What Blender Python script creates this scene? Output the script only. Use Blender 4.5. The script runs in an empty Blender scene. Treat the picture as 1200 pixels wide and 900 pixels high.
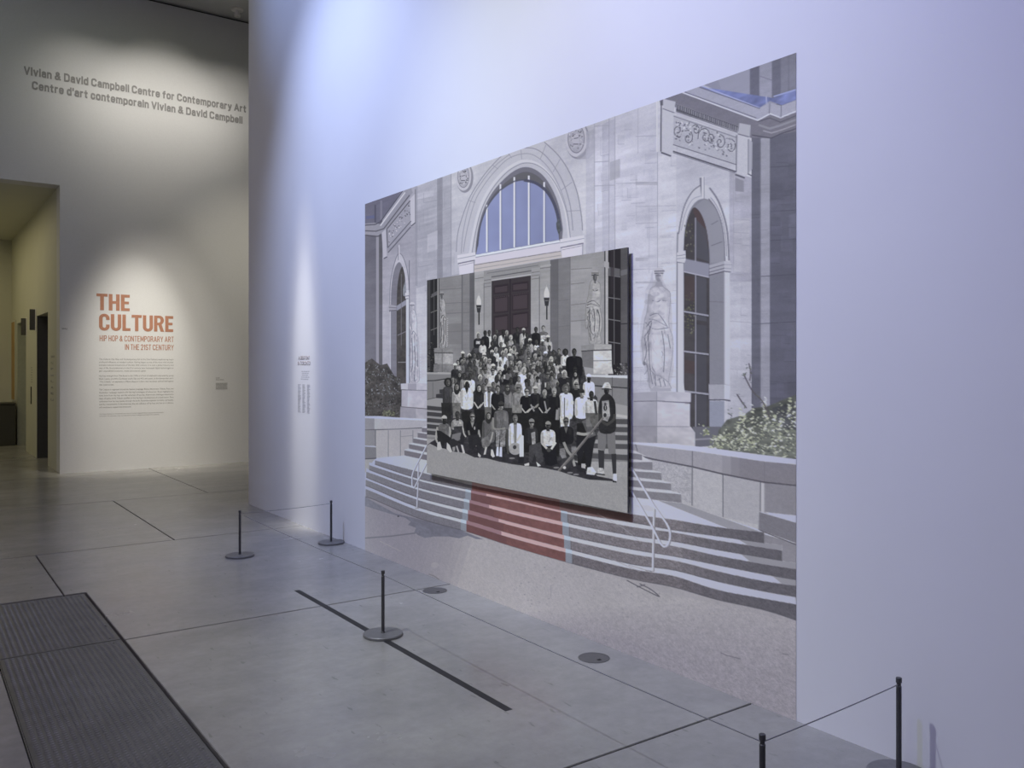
import bpy, bmesh, math, random
import numpy as np
from mathutils import Vector, Matrix

scn = bpy.context.scene
COL = scn.collection
# ------------------------------------------------------------------ camera
CAM_H = 1.65
FPX, HORIZON = 1006.0, 430.0          # focal length and horizon for a 1200x900 frame
YAW = math.atan(715.0 / 1006.0)
cd = bpy.data.cameras.new('camera')
cam = bpy.data.objects.new('camera', cd)
COL.objects.link(cam)
cam.location = (0, 0, CAM_H)
cam.rotation_euler = (math.pi / 2, 0, -YAW)
cd.sensor_width = 36
cd.lens = FPX / 1200 * 36
cd.shift_y = (HORIZON - 450.0) / 1200.0
cd.clip_start = 0.02
scn.camera = cam
# ------------------------------------------------------------------ world and exposure
w = bpy.data.worlds.new('world')
scn.world = w
w.use_nodes = True
w.node_tree.nodes['Background'].inputs[0].default_value = (0.55, 0.58, 0.75, 1)
w.node_tree.nodes['Background'].inputs[1].default_value = 0.05
scn.view_settings.view_transform = 'Standard'
scn.view_settings.look = 'None'
scn.view_settings.gamma = 1
scn.view_settings.use_curve_mapping = False
scn.view_settings.exposure = 0.0

# ------------------------------------------------------------------ lights (ceiling spots, and unseen area lights, some added for ambient light)
def lamp(kind, loc, target, rgb, a, b):
    """rgb: power in watts per channel; a, b: cone angle and radius of a spot, or the sides of an area light"""
    p = max(rgb)
    if p <= 0: return
    ld = bpy.data.lights.new('spot' if kind == 'S' else 'unseen_area_light', 'SPOT' if kind == 'S' else 'AREA')
    ld.energy = p; ld.color = [c / p for c in rgb]
    if kind == 'S':
        ld.spot_size = math.radians(a); ld.spot_blend = 1.0; ld.shadow_soft_size = b
    else:
        ld.shape = 'RECTANGLE'; ld.size = a; ld.size_y = b
        if kind == 'L': ld.spread = math.radians(52)      # a linear wall washer
    o = bpy.data.objects.new(ld.name, ld); COL.objects.link(o)
    o.location = loc
    o.rotation_euler = (Vector(target) - Vector(loc)).to_track_quat('-Z', 'Y').to_euler()
LAMPS = [
    ('S', (-0.4, 9.2, 7.3), (3.4, 8.4, 6.2), (110.0, 160.0, 330.0), 54, 0.03),
    ('S', (-0.4, 7.6, 7.3), (3.4, 7.1, 3.2), (680.9, 837.35, 1405.02), 60, 0.03),
    ('S', (-0.9, 4.2, 7.3), (3.4, 3.9, 2.2), (930.0, 1010.0, 1120.0), 60, 0.03),
    ('S', (-0.9, 2.4, 7.3), (3.4, 2.6, 3.0), (95.0, 100.0, 560.0), 54, 0.03),
    ('S', (-0.9, 1.0, 7.3), (3.4, 1.4, 3.0), (60.0, 80.0, 60.0), 70, 0.03),
    ('L', (3.45, 12.95, 7.45), (3.45, 14.86, 5.72), (8.2, 7.75, 7.2), 2.9, 0.06),
    ('S', (3.5, 12.9, 7.45), (3.5, 14.86, 5.80), (58.0, 55.0, 51.0), 60, 0.05),
    ('S', (3.1, 12.0, 7.45), (3.14, 14.86, 1.80), (760.0, 740.0, 690.0), 19, 0.05),
    ('S', (3.1, 12.0, 7.45), (3.3, 14.86, 1.25), (680.0, 630.0, 560.0), 30, 0.05),
    ('S', (2.9, 12.4, 7.45), (3.1, 14.86, 1.0), (820.0, 765.0, 650.0), 24, 0.05),
    ('S', (3.2, 12.0, 7.45), (3.4, 14.86, 1.0), (39.0, 36.0, 28.0), 50, 0.05),
    ('S', (5.2, 11.6, 7.4), (5.0, 14.86, 1.5), (500.0, 465.0, 385.0), 50, 0.05),
    ('S', (2.2, 8.5, 7.5), (3.4, 8.5, 1.38), (1650.0, 1650.0, 1600.0), 8, 0.05),
    ('S', (2.2, 8.5, 7.5), (3.4, 8.5, 1.35), (820.0, 770.0, 690.0), 12, 0.05),
    ('S', (-0.9, 4.6, 7.3), (3.1, 4.0, 0.1), (300.0, 325.0, 270.0), 34, 0.05),
    ('A', (-2.0, 5.0, 7.55), (-2.0, 5.0, 0), (108.0, 95.0, 122.0), 4, 8),  # added ambient fill over the room, no visible fixture
    ('A', (1.5, 12.4, 7.55), (1.5, 12.4, 0), (9.8, 11.68, 5.38), 5, 2),  # second added fill, lifts the ambient level near the back wall
    ('A', (0.2, 18.6, 4.4), (0.2, 18.6, 0), (37.75, 32.97, 20.08), 1.6, 5),
]
for l in LAMPS: lamp(*l)

# ------------------------------------------------------------------ materials
def new_mat(name):
    m = bpy.data.materials.new(name); m.use_nodes = True
    nt = m.node_tree
    return m, nt, nt.nodes['Principled BSDF']
def N(nt, t, **kw):
    n = nt.nodes.new(t)
    for k, v in kw.items():
        if k in n.inputs: n.inputs[k].default_value = v
        else: setattr(n, k, v)
    return n
def ramp(nt, stops):
    r = nt.nodes.new('ShaderNodeValToRGB')
    e = r.color_ramp.elements
    while len(e) < len(stops): e.new(0.5)
    for i, (p, c) in enumerate(stops):
        e[i].position = p; e[i].color = (*c, 1) if len(c) == 3 else c
    return r
def simple_mat(name, c, rough=0.5, metal=0.0, var=0.06, scale=20, bump=0.0):
    m, nt, b = new_mat(name)
    tc = N(nt, 'ShaderNodeTexCoord')
    n = N(nt, 'ShaderNodeTexNoise', Scale=scale, Detail=4.0)
    nt.links.new(tc.outputs['Object'], n.inputs['Vector'])
    lo = tuple(max(0, x * (1 - var)) for x in c); hi = tuple(min(1, x * (1 + var)) for x in c)
    r = ramp(nt, [(0.3, lo), (0.7, hi)])
    nt.links.new(n.outputs['Fac'], r.inputs['Fac'])
    nt.links.new(r.outputs['Color'], b.inputs['Base Color'])
    b.inputs['Roughness'].default_value = rough
    b.inputs['Metallic'].default_value = metal
    if bump:
        bp = N(nt, 'ShaderNodeBump', Strength=bump, Distance=0.002)
        nt.links.new(n.outputs['Fac'], bp.inputs['Height'])
        nt.links.new(bp.outputs['Normal'], b.inputs['Normal'])
    return m
M_WALL = simple_mat('painted_plaster', (0.80, 0.80, 0.80), 0.75, 0, 0.015, 1.3)
M_WALLB = simple_mat('painted_plaster_rough', (0.72, 0.72, 0.71), 0.7, 0, 0.02, 60, 0.05)
M_CEIL = simple_mat('ceiling_paint', (0.60, 0.60, 0.58), 0.8, 0, 0.02, 3)
M_CORR = simple_mat('corridor_paint', (0.62, 0.62, 0.52), 0.6, 0, 0.02, 2)
M_DARK = simple_mat('dark_reveal', (0.012, 0.012, 0.012), 0.8)
M_JOINT = simple_mat('joint_filler', (0.05, 0.047, 0.045), 0.9)
M_BLACK = simple_mat('black_tape', (0.02, 0.02, 0.022), 0.6, 0, 0.1, 200)
M_STEEL = simple_mat('graphite_steel', (0.080, 0.080, 0.084), 0.42, 0.35, 0.1, 60)
M_BASE = simple_mat('graphite_base', (0.19, 0.19, 0.195), 0.45, 0.3, 0.08, 40)
M_CORD = simple_mat('grey_cord', (0.22, 0.22, 0.23), 0.6)
M_WHITE = simple_mat('white_plastic', (0.88, 0.85, 0.80), 0.5)
M_LETTER = simple_mat('grey_lettering', (0.28, 0.275, 0.268), 0.6)
M_TERRA = simple_mat('terracotta_vinyl', (0.45, 0.215, 0.135), 0.6)
M_TEXT = simple_mat('grey_vinyl', (0.22, 0.21, 0.20), 0.6)
M_FAINT = simple_mat('pale_vinyl', (0.52, 0.52, 0.52), 0.6)
M_FAINT2 = simple_mat('pale_vinyl_brown', (0.30, 0.25, 0.25), 0.6)
M_COVER = simple_mat('floor_box_lid', (0.15, 0.15, 0.155), 0.38, 0.5, 0.1, 30)
M_DOORD = simple_mat('dark_door', (0.085, 0.085, 0.075), 0.5)
M_DOORL = simple_mat('pale_door', (0.42, 0.44, 0.36), 0.5)
M_WOOD = simple_mat('honey_wood', (0.42, 0.25, 0.07), 0.5)
M_BIN = simple_mat('dark_bin', (0.06, 0.06, 0.05), 0.5)

def concrete():
    m, nt, b = new_mat('polished_concrete')
    L = nt.links
    tc = N(nt, 'ShaderNodeTexCoord')
    oi = N(nt, 'ShaderNodeObjectInfo')
    n1 = N(nt, 'ShaderNodeTexNoise', Scale=0.9, Detail=8.0, Roughness=0.62)
    L.new(tc.outputs['Object'], n1.inputs['Vector'])
    n2 = N(nt, 'ShaderNodeTexNoise', Scale=14.0, Detail=6.0, Roughness=0.7)
    L.new(tc.outputs['Object'], n2.inputs['Vector'])
    r1 = ramp(nt, [(0.25, (0.255, 0.252, 0.245)), (0.5, (0.315, 0.312, 0.303)), (0.78, (0.39, 0.387, 0.375))])
    L.new(n1.outputs['Fac'], r1.inputs['Fac'])
    r2 = ramp(nt, [(0.3, (0.42, 0.42, 0.42)), (0.7, (0.58, 0.58, 0.58))])
    L.new(n2.outputs['Fac'], r2.inputs['Fac'])
    mx = N(nt, 'ShaderNodeMixRGB', blend_type='OVERLAY'); mx.inputs[0].default_value = 0.5
    L.new(r1.outputs[0], mx.inputs[1]); L.new(r2.outputs[0], mx.inputs[2])
    # trowel streaks
    mp = N(nt, 'ShaderNodeMapping'); mp.inputs['Scale'].default_value = (1.0, 2.6, 1); mp.inputs['Rotation'].default_value = (0, 0, 1.9)
    L.new(tc.outputs['Object'], mp.inputs['Vector'])
    n3 = N(nt, 'ShaderNodeTexNoise', Scale=1.2, Detail=5.0, Distortion=0.6)
    L.new(mp.outputs[0], n3.inputs['Vector'])
    r3 = ramp(nt, [(0.35, (0.43, 0.43, 0.44)), (0.62, (0.54, 0.54, 0.53))])
    L.new(n3.outputs['Fac'], r3.inputs['Fac'])
    mx2 = N(nt, 'ShaderNodeMixRGB', blend_type='OVERLAY'); mx2.inputs[0].default_value = 0.5
    L.new(mx.outputs[0], mx2.inputs[1]); L.new(r3.outputs[0], mx2.inputs[2])
    # fine dark specks and scuffs
    mp4 = N(nt, 'ShaderNodeMapping'); mp4.inputs['Scale'].default_value = (18, 5, 1); mp4.inputs['Rotation'].default_value = (0, 0, 0.3)
    L.new(tc.outputs['Object'], mp4.inputs['Vector'])
    n4 = N(nt, 'ShaderNodeTexNoise', Scale=1.6, Detail=3.0)
    L.new(mp4.outputs[0], n4.inputs['Vector'])
    r4 = ramp(nt, [(0.26, (0.74, 0.74, 0.74)), (0.33, (1, 1, 1))])
    L.new(n4.outputs['Fac'], r4.inputs['Fac'])
    mx3 = N(nt, 'ShaderNodeMixRGB', blend_type='MULTIPLY'); mx3.inputs[0].default_value = 1
    L.new(mx2.outputs[0], mx3.inputs[1]); L.new(r4.outputs[0], mx3.inputs[2])
    # a little tone change from slab to slab
    ra = ramp(nt, [(0.0, (0.93, 0.93, 0.94)), (1.0, (1.04, 1.035, 1.02))])
    L.new(oi.outputs['Random'], ra.inputs['Fac'])
    mx4 = N(nt, 'ShaderNodeMixRGB', blend_type='MULTIPLY'); mx4.inputs[0].default_value = 1
    L.new(mx3.outputs[0], mx4.inputs[1]); L.new(ra.outputs[0], mx4.inputs[2])
    L.new(mx4.outputs[0], b.inputs['Base Color'])
    rr = N(nt, 'ShaderNodeMapRange'); rr.inputs[3].default_value = 0.15; rr.inputs[4].default_value = 0.34
    L.new(n1.outputs['Fac'], rr.inputs[0]); L.new(rr.outputs[0], b.inputs['Roughness'])
    bp = N(nt, 'ShaderNodeBump', Strength=0.015, Distance=0.003)
    L.new(n2.outputs['Fac'], bp.inputs['Height']); L.new(bp.outputs[0], b.inputs['Normal'])
    return m
M_CONC = concrete()

def tread_mat():
    m, nt, b = new_mat('galvanised_tread_steel')
    L = nt.links
    tc = N(nt, 'ShaderNodeTexCoord')
    n = N(nt, 'ShaderNodeTexNoise', Scale=3.0, Detail=7.0, Roughness=0.7)
    L.new(tc.outputs['Object'], n.inputs['Vector'])
    r = ramp(nt, [(0.3, (0.11, 0.11, 0.115)), (0.7, (0.19, 0.19, 0.195))])
    L.new(n.outputs['Fac'], r.inputs['Fac']); L.new(r.outputs[0], b.inputs['Base Color'])
    b.inputs['Metallic'].default_value = 0.45
    b.inputs['Roughness'].default_value = 0.42
    return m
M_TREAD = tread_mat()
M_LUG = simple_mat('worn_tread_tops', (0.30, 0.30, 0.31), 0.36, 0.45, 0.2, 8)

# ------------------------------------------------------------------ helpers
def link(name, me, mat=None, parent=None, loc=None):
    if mat is not None: me.materials.append(mat)
    o = bpy.data.objects.new(name, me); COL.objects.link(o)
    if parent is not None: o.parent = parent
    if loc is not None: o.location = loc
    return o
def from_bm(name, bm, mat, parent=None, loc=None, smooth=False):
    me = bpy.data.meshes.new(name)
    bmesh.ops.recalc_face_normals(bm, faces=bm.faces[:])
    if smooth:
        for f in bm.faces: f.smooth = True
    bm.to_mesh(me); bm.free()
    return link(name, me, mat, parent, loc)
def tag(o, label=None, cat=None, group=None, kind=None):
    if label: o['label'] = label
    if cat: o['category'] = cat
    if group: o['group'] = group
    if kind: o['kind'] = kind
    return o
def empty(name, loc=(0, 0, 0), rz=0):
    o = bpy.data.objects.new(name, None); COL.objects.link(o)
    o.location = loc; o.rotation_euler = (0, 0, rz); o.empty_display_size = 0.1
    return o
def add_box(bm, a, b, bevel=0.0):
    vs = [bm.verts.new((x, y, z)) for x in (a[0], b[0]) for y in (a[1], b[1]) for z in (a[2], b[2])]
    fs = [(0, 1, 3, 2), (4, 6, 7, 5), (0, 4, 5, 1), (2, 3, 7, 6), (0, 2, 6, 4), (1, 5, 7, 3)]
    faces = [bm.faces.new([vs[i] for i in f]) for f in fs]
    if bevel:
        es = list({e for f in faces for e in f.edges})
        bmesh.ops.bevel(bm, geom=es, offset=bevel, segments=1, affect='EDGES')
def box(name, a, b, mat, parent=None, bevel=0.0):
    bm = bmesh.new(); add_box(bm, a, b, bevel)
    return from_bm(name, bm, mat, parent)
def add_lathe(bm, prof, n=32, c=(0, 0, 0)):
    rings = []
    for r, z in prof:
        if r <= 1e-6: rings.append([bm.verts.new((c[0], c[1], c[2] + z))])
        else: rings.append([bm.verts.new((c[0] + r * math.cos(2 * math.pi * k / n), c[1] + r * math.sin(2 * math.pi * k / n), c[2] + z)) for k in range(n)])
    for a, b in zip(rings, rings[1:]):
        for k in range(n):
            k2 = (k + 1) % n
            if len(a) == 1 and len(b) == 1: continue
            if len(a) == 1: bm.faces.new((a[0], b[k], b[k2]))
            elif len(b) == 1: bm.faces.new((a[k], b[0], a[k2]))
            else: bm.faces.new((a[k], b[k], b[k2], a[k2]))
def lathe(name, prof, mat, parent=None, n=32, c=(0, 0, 0), smooth=False):
    bm = bmesh.new(); add_lathe(bm, prof, n, c)
    o = from_bm(name, bm, mat, parent)
    if smooth: o.data.shade_smooth()
    return o
def add_tube(bm, pts, r, n=8):
    prev = None; rings = []
    for i, p in enumerate(pts):
        p = Vector(p)
        d = (Vector(pts[min(i + 1, len(pts) - 1)]) - Vector(pts[max(i - 1, 0)])).normalized()
        up = Vector((0, 0, 1)) if abs(d.z) < 0.95 else Vector((1, 0, 0))
        s = d.cross(up).normalized(); t = s.cross(d)
        rings.append([bm.verts.new(p + (s * math.cos(2 * math.pi * k / n) + t * math.sin(2 * math.pi * k / n)) * r) for k in range(n)])
    for a, b in zip(rings, rings[1:]):
        for k in range(n):
            bm.faces.new((a[k], a[(k + 1) % n], b[(k + 1) % n], b[k]))
    bm.faces.new(rings[0]); bm.faces.new(rings[-1][::-1])
def prism(name, poly, z0, z1, mat, parent=None, bevel=0.0):
    bm = bmesh.new()
    vs = [bm.verts.new((x, y, z1)) for x, y in poly]
    f = bm.faces.new(vs)
    if f.normal.z < 0: f.normal_flip()
    r = bmesh.ops.extrude_face_region(bm, geom=[f])
    for v in r['geom']:
        if isinstance(v, bmesh.types.BMVert): v.co.z = z0
    if bevel:
        es = [e for e in bm.edges if abs(e.verts[0].co.z - z1) < 1e-6 and abs(e.verts[1].co.z - z1) < 1e-6]
        bmesh.ops.bevel(bm, geom=es, offset=bevel, segments=2, affect='EDGES')
    return from_bm(name, bm, mat, parent)
def struct(o): o['kind'] = 'structure'; return o

# ------------------------------------------------------------------ structure
WX = 3.4            # face of the mural wall
WEND = 10.25        # its far end
BY = 14.86          # face of the back wall
CZ = 7.67           # ceiling
OX, OZ = 1.99, 4.46 # opening in the back wall: its right edge and its height

bm = bmesh.new()
add_box(bm, (-6.0, -4.0, -0.20), (9.0, 23.0, -0.035))
floor = struct(from_bm('floor', bm, M_JOINT))
G = 0.0055          # half a joint
def slab(poly):
    # inset the outline by half a joint
    n = len(poly); out = []
    for i in range(n):
        p0, p1, p2 = Vector(poly[i - 1]), Vector(poly[i]), Vector(poly[(i + 1) % n])
        d1 = (p1 - p0).normalized(); d2 = (p2 - p1).normalized()
        n1 = Vector((-d1.y, d1.x)); n2 = Vector((-d2.y, d2.x))
        out.append(p1 + (n1 + n2) * G)
    return prism('slab', out, -0.035, 0.0, M_CONC, floor, 0.0025)
def rect(x0, x1, y0, y1): return [(x0, y0), (x1, y0), (x1, y1), (x0, y1)]
TX0, TX1, TY1 = 0.44, 1.095, 6.93
slab(rect(-6, TX0, -4, -0.10)); slab(rect(TX1, 3.9, -4, -0.10))
slab(rect(-6, TX0, -0.10, 2.75)); slab(rect(TX1, 3.9, -0.10, 2.75))
slab(rect(-6, TX0, 2.75, 5.59)); slab(rect(TX1, 3.9, 2.75, 5.59))
slab([(-6, 5.59), (TX0, 5.59), (TX0, TY1), (0.955, TY1), (0.955, 8.54), (-6, 8.54)])
slab([(TX1, 5.59), (3.9, 5.59), (3.9, 8.54), (0.955, 8.54), (0.955, TY1), (TX1, TY1)])
slab(rect(-6, -2.2, 8.54, 11.48)); slab(rect(-2.2, 2.12, 8.54, 11.48)); slab(rect(2.12, 6.4, 8.54, 11.48)); slab(rect(6.4, 9, 8.54, 11.48))
slab(rect(-6, -0.9, 11.48, 14.40)); slab(rect(-0.9, 3.27, 11.48, 14.40)); slab(rect(3.27, 9, 11.48, 14.40))
slab(rect(-6, -0.9, 14.40, 17.3)); slab(rect(-0.9, 3.27, 14.40, 17.3)); slab(rect(3.27, 9, 14.40, 17.3))
slab(rect(-6, 1.0, 17.3, 20.2)); slab(rect(1.0, 9, 17.3, 20.2)); slab(rect(-6, 9, 20.2, 23.0))

struct(box('wall_right', (WX, -4.0, -0.035), (3.9, WEND, CZ), M_WALL))
struct(box('ceiling', (-6.0, -4.0, CZ), (9.0, 15.2, CZ + 0.2), M_CEIL))
bm = bmesh.new()
add_box(bm, (OX, BY, -0.035), (9.0, BY + 0.34, CZ - 0.035))
add_box(bm, (-6.0, BY, OZ), (OX, BY + 0.34, CZ - 0.035))
add_box(bm, (-6.0, BY, -0.035), (-1.6, BY + 0.34, OZ))
struct(from_bm('wall_back', bm, M_WALLB))
struct(box('slot_shade', (-6.0, BY + 0.05, CZ - 0.035), (9.0, BY + 0.34, CZ), M_DARK))  # near-black strip standing in for the shade inside the ceiling slot
struct(box('wall_left', (-6.3, -4.0, -0.035), (-6.0, 23.0, CZ), M_WALL))
struct(box('wall_front', (-6.0, -4.3, -0.035), (3.9, -4.0, CZ), M_WALL))
struct(box('wall_far_right', (9.0, WEND - 2, -0.035), (9.3, 15.2, CZ), M_WALL))
struct(box('wall_side_return', (3.9, WEND - 2.2, -0.035), (9.0, WEND - 2.0, CZ), M_WALL))

# corridor behind the opening
bm = bmesh.new()
DZ = 2.57
for y0, y1 in ((BY + 0.34, 16.2), (17.65, 19.3), (20.9, 22.0)):
    add_box(bm, (OX, y0, -0.035), (OX + 0.30, y1, OZ))
for y0, y1 in ((16.2, 17.65), (19.3, 20.9)):
    add_box(bm, (OX, y0, DZ), (OX + 0.30, y1, OZ))
struct(from_bm('wall_corridor_right', bm, M_CORR))
struct(box('wall_corridor_left', (-1.9, BY + 0.34, -0.035), (-1.6, 22.0, OZ), M_CORR))
struct(box('wall_corridor_end', (-1.6, 22.0, -0.035), (OX + 0.3, 22.3, OZ), M_CORR))
struct(box('ceiling_corridor', (-1.9, BY + 0.34, OZ), (OX + 0.3, 22.3, OZ + 0.2), M_CORR))
def door(name, y0, y1, mat):
    d = struct(box(name, (OX + 0.30, y0 - 0.05, 0.0), (OX + 0.35, y1 + 0.05, DZ + 0.05), mat))
    box('jamb', (OX + 0.004, y1 - 0.03, 0.0), (OX + 0.30, y1 - 0.001, DZ - 0.001), mat, d)
    box('jamb', (OX + 0.004, y0 + 0.001, 0.0), (OX + 0.30, y0 + 0.03, DZ - 0.001), mat, d)
door('door_1', 16.2, 17.65, M_DOORD)
door('door_2', 19.3, 20.9, M_DOORL)

# ------------------------------------------------------------------ tread plates in the floor
bm = bmesh.new()
struct(box('trim_2', (TX0 - 0.002, -4.0, -0.034), (TX1 + 0.002, TY1, -0.020), M_DARK))
def tread_plate(y0, y1, label):
    x0, x1 = TX0 + 0.006, TX1 - 0.013
    t = box('tread_plate', (x0, y0, -0.0195), (x1, y1, -0.001), M_TREAD, None, 0.0015)
    tag(t, label, 'floor plate', 'steel tread plates set in the floor')
    # raised lugs: rows along the plate, each lug a little lozenge set aslant
    v = []; f = []
    nx = 20; px = (x1 - x0 - 0.03) / nx
    ny = int((y1 - y0 - 0.02) / 0.026)
    ca, sa = math.cos(math.radians(12)), math.sin(math.radians(12))
    for i in range(nx):
        for j in range(ny):
            cx = x0 + 0.015 + (i + 0.5) * px; cy = y0 + 0.02 + (j + (0.5 if i % 2 else 0)) * 0.026
            b = len(v)
            for a, c, z in ((-0.0125, 0, 0), (0, -0.0045, 0), (0.0125, 0, 0), (0, 0.0045, 0), (-0.006, 0, 0.0028), (0.006, 0, 0.0028)):
                v.append((cx + a * ca - c * sa, cy + a * sa + c * ca, -0.001 + z))
            f += [(b, b + 1, b + 5, b + 4), (b + 1, b + 2, b + 5), (b + 2, b + 3, b + 4, b + 5), (b + 3, b, b + 4)]
    me = bpy.data.meshes.new('lugs'); me.from_pydata(v, [], f)
    o = link('lugs', me, M_LUG, t); o['kind'] = 'stuff'
    for sx, sy in ((x1 - 0.05, y1 - 0.05), (x1 - 0.05, y0 + 0.05), (x1 - 0.02, (y0 + y1) / 2 - 0.3)):
        lathe('screw', [(0.009, 0), (0.009, 0.002), (0.0, 0.003)], M_COVER, t, 10, (sx, sy, -0.001))
    return t
tread_plate(5.625, 6.90, 'short grey steel tread plate at the far end of the floor trench')
tread_plate(2.6, 5.615, 'long grey steel tread plate nearest the camera, at the lower left')
ed = box('edge_strip', (TX0 - 0.001, -1.0, -0.019), (TX0 + 0.004, 5.60, 0.001), M_COVER)
tag(ed, 'thin metal edge strip along the left side of the tread plate', 'edge strip')

# ------------------------------------------------------------------ black tape, floor box lids
tp = box('floor_tape', (2.357, 3.37, 0.0), (2.399, 6.09, 0.0008), M_BLACK)
tag(tp, 'long strip of black tape on the concrete, under the middle stanchion', 'tape')
def lid(x, y, label):
    t = lathe('floor_box_lid', [(0.0, 0.0), (0.088, 0.0), (0.090, 0.0015), (0.083, 0.0025), (0.081, 0.0015), (0.0, 0.0015)], M_COVER, None, 40, (0, 0, 0))
    t.location = (x, y, 0.0)
    tag(t, label, 'floor lid', 'round floor box lids')
    box('lid_slot', (-0.012, -0.055, 0.0012), (0.012, -0.035, 0.0022), M_DARK, t)
lid(3.205, 5.49, 'round grey metal floor lid farther along the mural, by a slab joint')
lid(3.20, 3.70, 'round grey metal floor lid nearer the camera, under the long cord')

# ------------------------------------------------------------------ stanchions and cords
SH = 0.40
def stanchion(x, y, label, proto=[None]):
    if proto[0] is None:
        t = empty('stanchion')
        lathe('base', [(0, 0), (0.119, 0), (0.121, 0.002), (0.121, 0.014), (0.116, 0.018), (0.0, 0.018)], M_BASE, t, 48)
        lathe('post', [(0.0, 0.018), (0.0125, 0.018), (0.0125, 0.022), (0.0105, 0.024), (0.0105, SH - 0.036)], M_STEEL, t, 20)
        lathe('cap', [(0.0105, SH - 0.036), (0.0085, SH - 0.034), (0.0085, SH - 0.022), (0.0115, SH - 0.020), (0.0115, SH - 0.002), (0.009, SH), (0, SH)], M_STEEL, t, 20)
        proto[0] = t
    else:
        s = proto[0]; t = s.copy(); COL.objects.link(t)
        for c in list(s.children):
            d = c.copy(); COL.objects.link(d); d.parent = t
    t.location = (x, y, 0)
    return tag(t, label, 'stanchion', 'low graphite barrier stanchions')
ST = {'a': (3.275, 7.53), 'b': (2.40, 7.47), 'c': (2.41, 4.76), 'd': (2.39, 1.89), 'e': (3.272, 1.915)}
stanchion(*ST['a'], 'low graphite stanchion against the wall at the far end of the mural')
stanchion(*ST['b'], 'low graphite stanchion out on the floor, farthest left, at the corner of the barrier')
stanchion(*ST['c'], 'low graphite stanchion standing on the black floor tape')
stanchion(*ST['d'], 'low graphite stanchion cut off by the bottom edge of the frame, where two cords meet')
stanchion(*ST['e'], 'low graphite stanchion against the wall right of the mural')
def cord(p, q, label, sag=0.0):
    z = SH - 0.028
    pts = []
    for i in range(9):
        s = i / 8
        pts.append((p[0] + (q[0] - p[0]) * s, p[1] + (q[1] - p[1]) * s, z - sag * 4 * s * (1 - s)))
    d = (Vector(q) - Vector(p)).normalized() * 0.009
    pts[0] = (p[0] + d.x, p[1] + d.y, z); pts[-1] = (q[0] - d.x, q[1] - d.y, z)
    bm = bmesh.new(); add_tube(bm, pts, 0.0022, 6)
    tag(from_bm('barrier_cord', bm, M_CORD), label, 'cord', 'thin cords between the stanchions')
cord(ST['a'], ST['b'], 'thin grey cord across the far end of the barrier', 0.006)
cord(ST['b'], ST['c'], 'thin grey cord from the corner stanchion to the one on the tape', 0.010)
cord(ST['c'], ST['d'], 'long thin grey cord from the stanchion on the tape toward the camera', 0.010)
cord(ST['d'], ST['e'], 'thin grey cord from the cut-off stanchion to the wall right of the mural', 0.004)

# ------------------------------------------------------------------ lettering
def inv(o, p):  # keep world placement under a moved parent
    o.matrix_parent_inverse = Matrix.Translation(-p.location); return o
def text_mesh(s, bold=0.0, depth=0.0):
    cu = bpy.data.curves.new('t', 'FONT'); cu.body = s; cu.offset = bold
    cu.resolution_u = 2; cu.extrude = 0.0
    o = bpy.data.objects.new('t', cu)
    COL.objects.link(o)
    dg = bpy.context.evaluated_depsgraph_get(); dg.update()
    me = bpy.data.meshes.new_from_object(o.evaluated_get(dg))
    bpy.data.objects.remove(o); bpy.data.curves.remove(cu)
    return me
def text_line(name, s, a0, a1, zb, hx, mat, parent, plane, bold=0.0, depth=0.0015):
    """text from a0 to a1 along the wall, baseline zb, cap height hx; plane 'back' (y=BY), 'mural' (x=WX, runs toward -y), 'corr' (x=OX)"""
    me = text_mesh(s, bold)
    n = len(me.vertices); co = np.empty(n * 3); me.vertices.foreach_get('co', co); co = co.reshape(-1, 3)
    x0, x1 = co[:, 0].min(), co[:, 0].max()
    cap = 0.73 / 1.0 * 0.95
    u = (co[:, 0] - x0) / (x1 - x0); v = co[:, 1] / cap * hx + zb
    out = np.empty_like(co)
    if plane == 'back':
        out[:, 0] = a0 + (a1 - a0) * u; out[:, 1] = BY - depth; out[:, 2] = v
    else:
        X = WX if plane == 'mural' else OX
        out[:, 0] = X - depth; out[:, 1] = a0 + (a1 - a0) * u; out[:, 2] = v
    me.vertices.foreach_set('co', out.ravel()); me.update()
    # give the vinyl its thickness
    bm = bmesh.new(); bm.from_mesh(me)
    nv = Vector((0, 1, 0)) if plane == 'back' else Vector((1, 0, 0))
    r = bmesh.ops.extrude_face_region(bm, geom=bm.faces[:])
    for g in r['geom']:
        if isinstance(g, bmesh.types.BMVert): g.co += nv * (depth - 0.0002)
    bmesh.ops.recalc_face_normals(bm, faces=bm.faces[:])
    bm.to_mesh(me); bm.free(); me.name = name
    me.materials.clear()
    return link(name, me, mat, parent)

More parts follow.
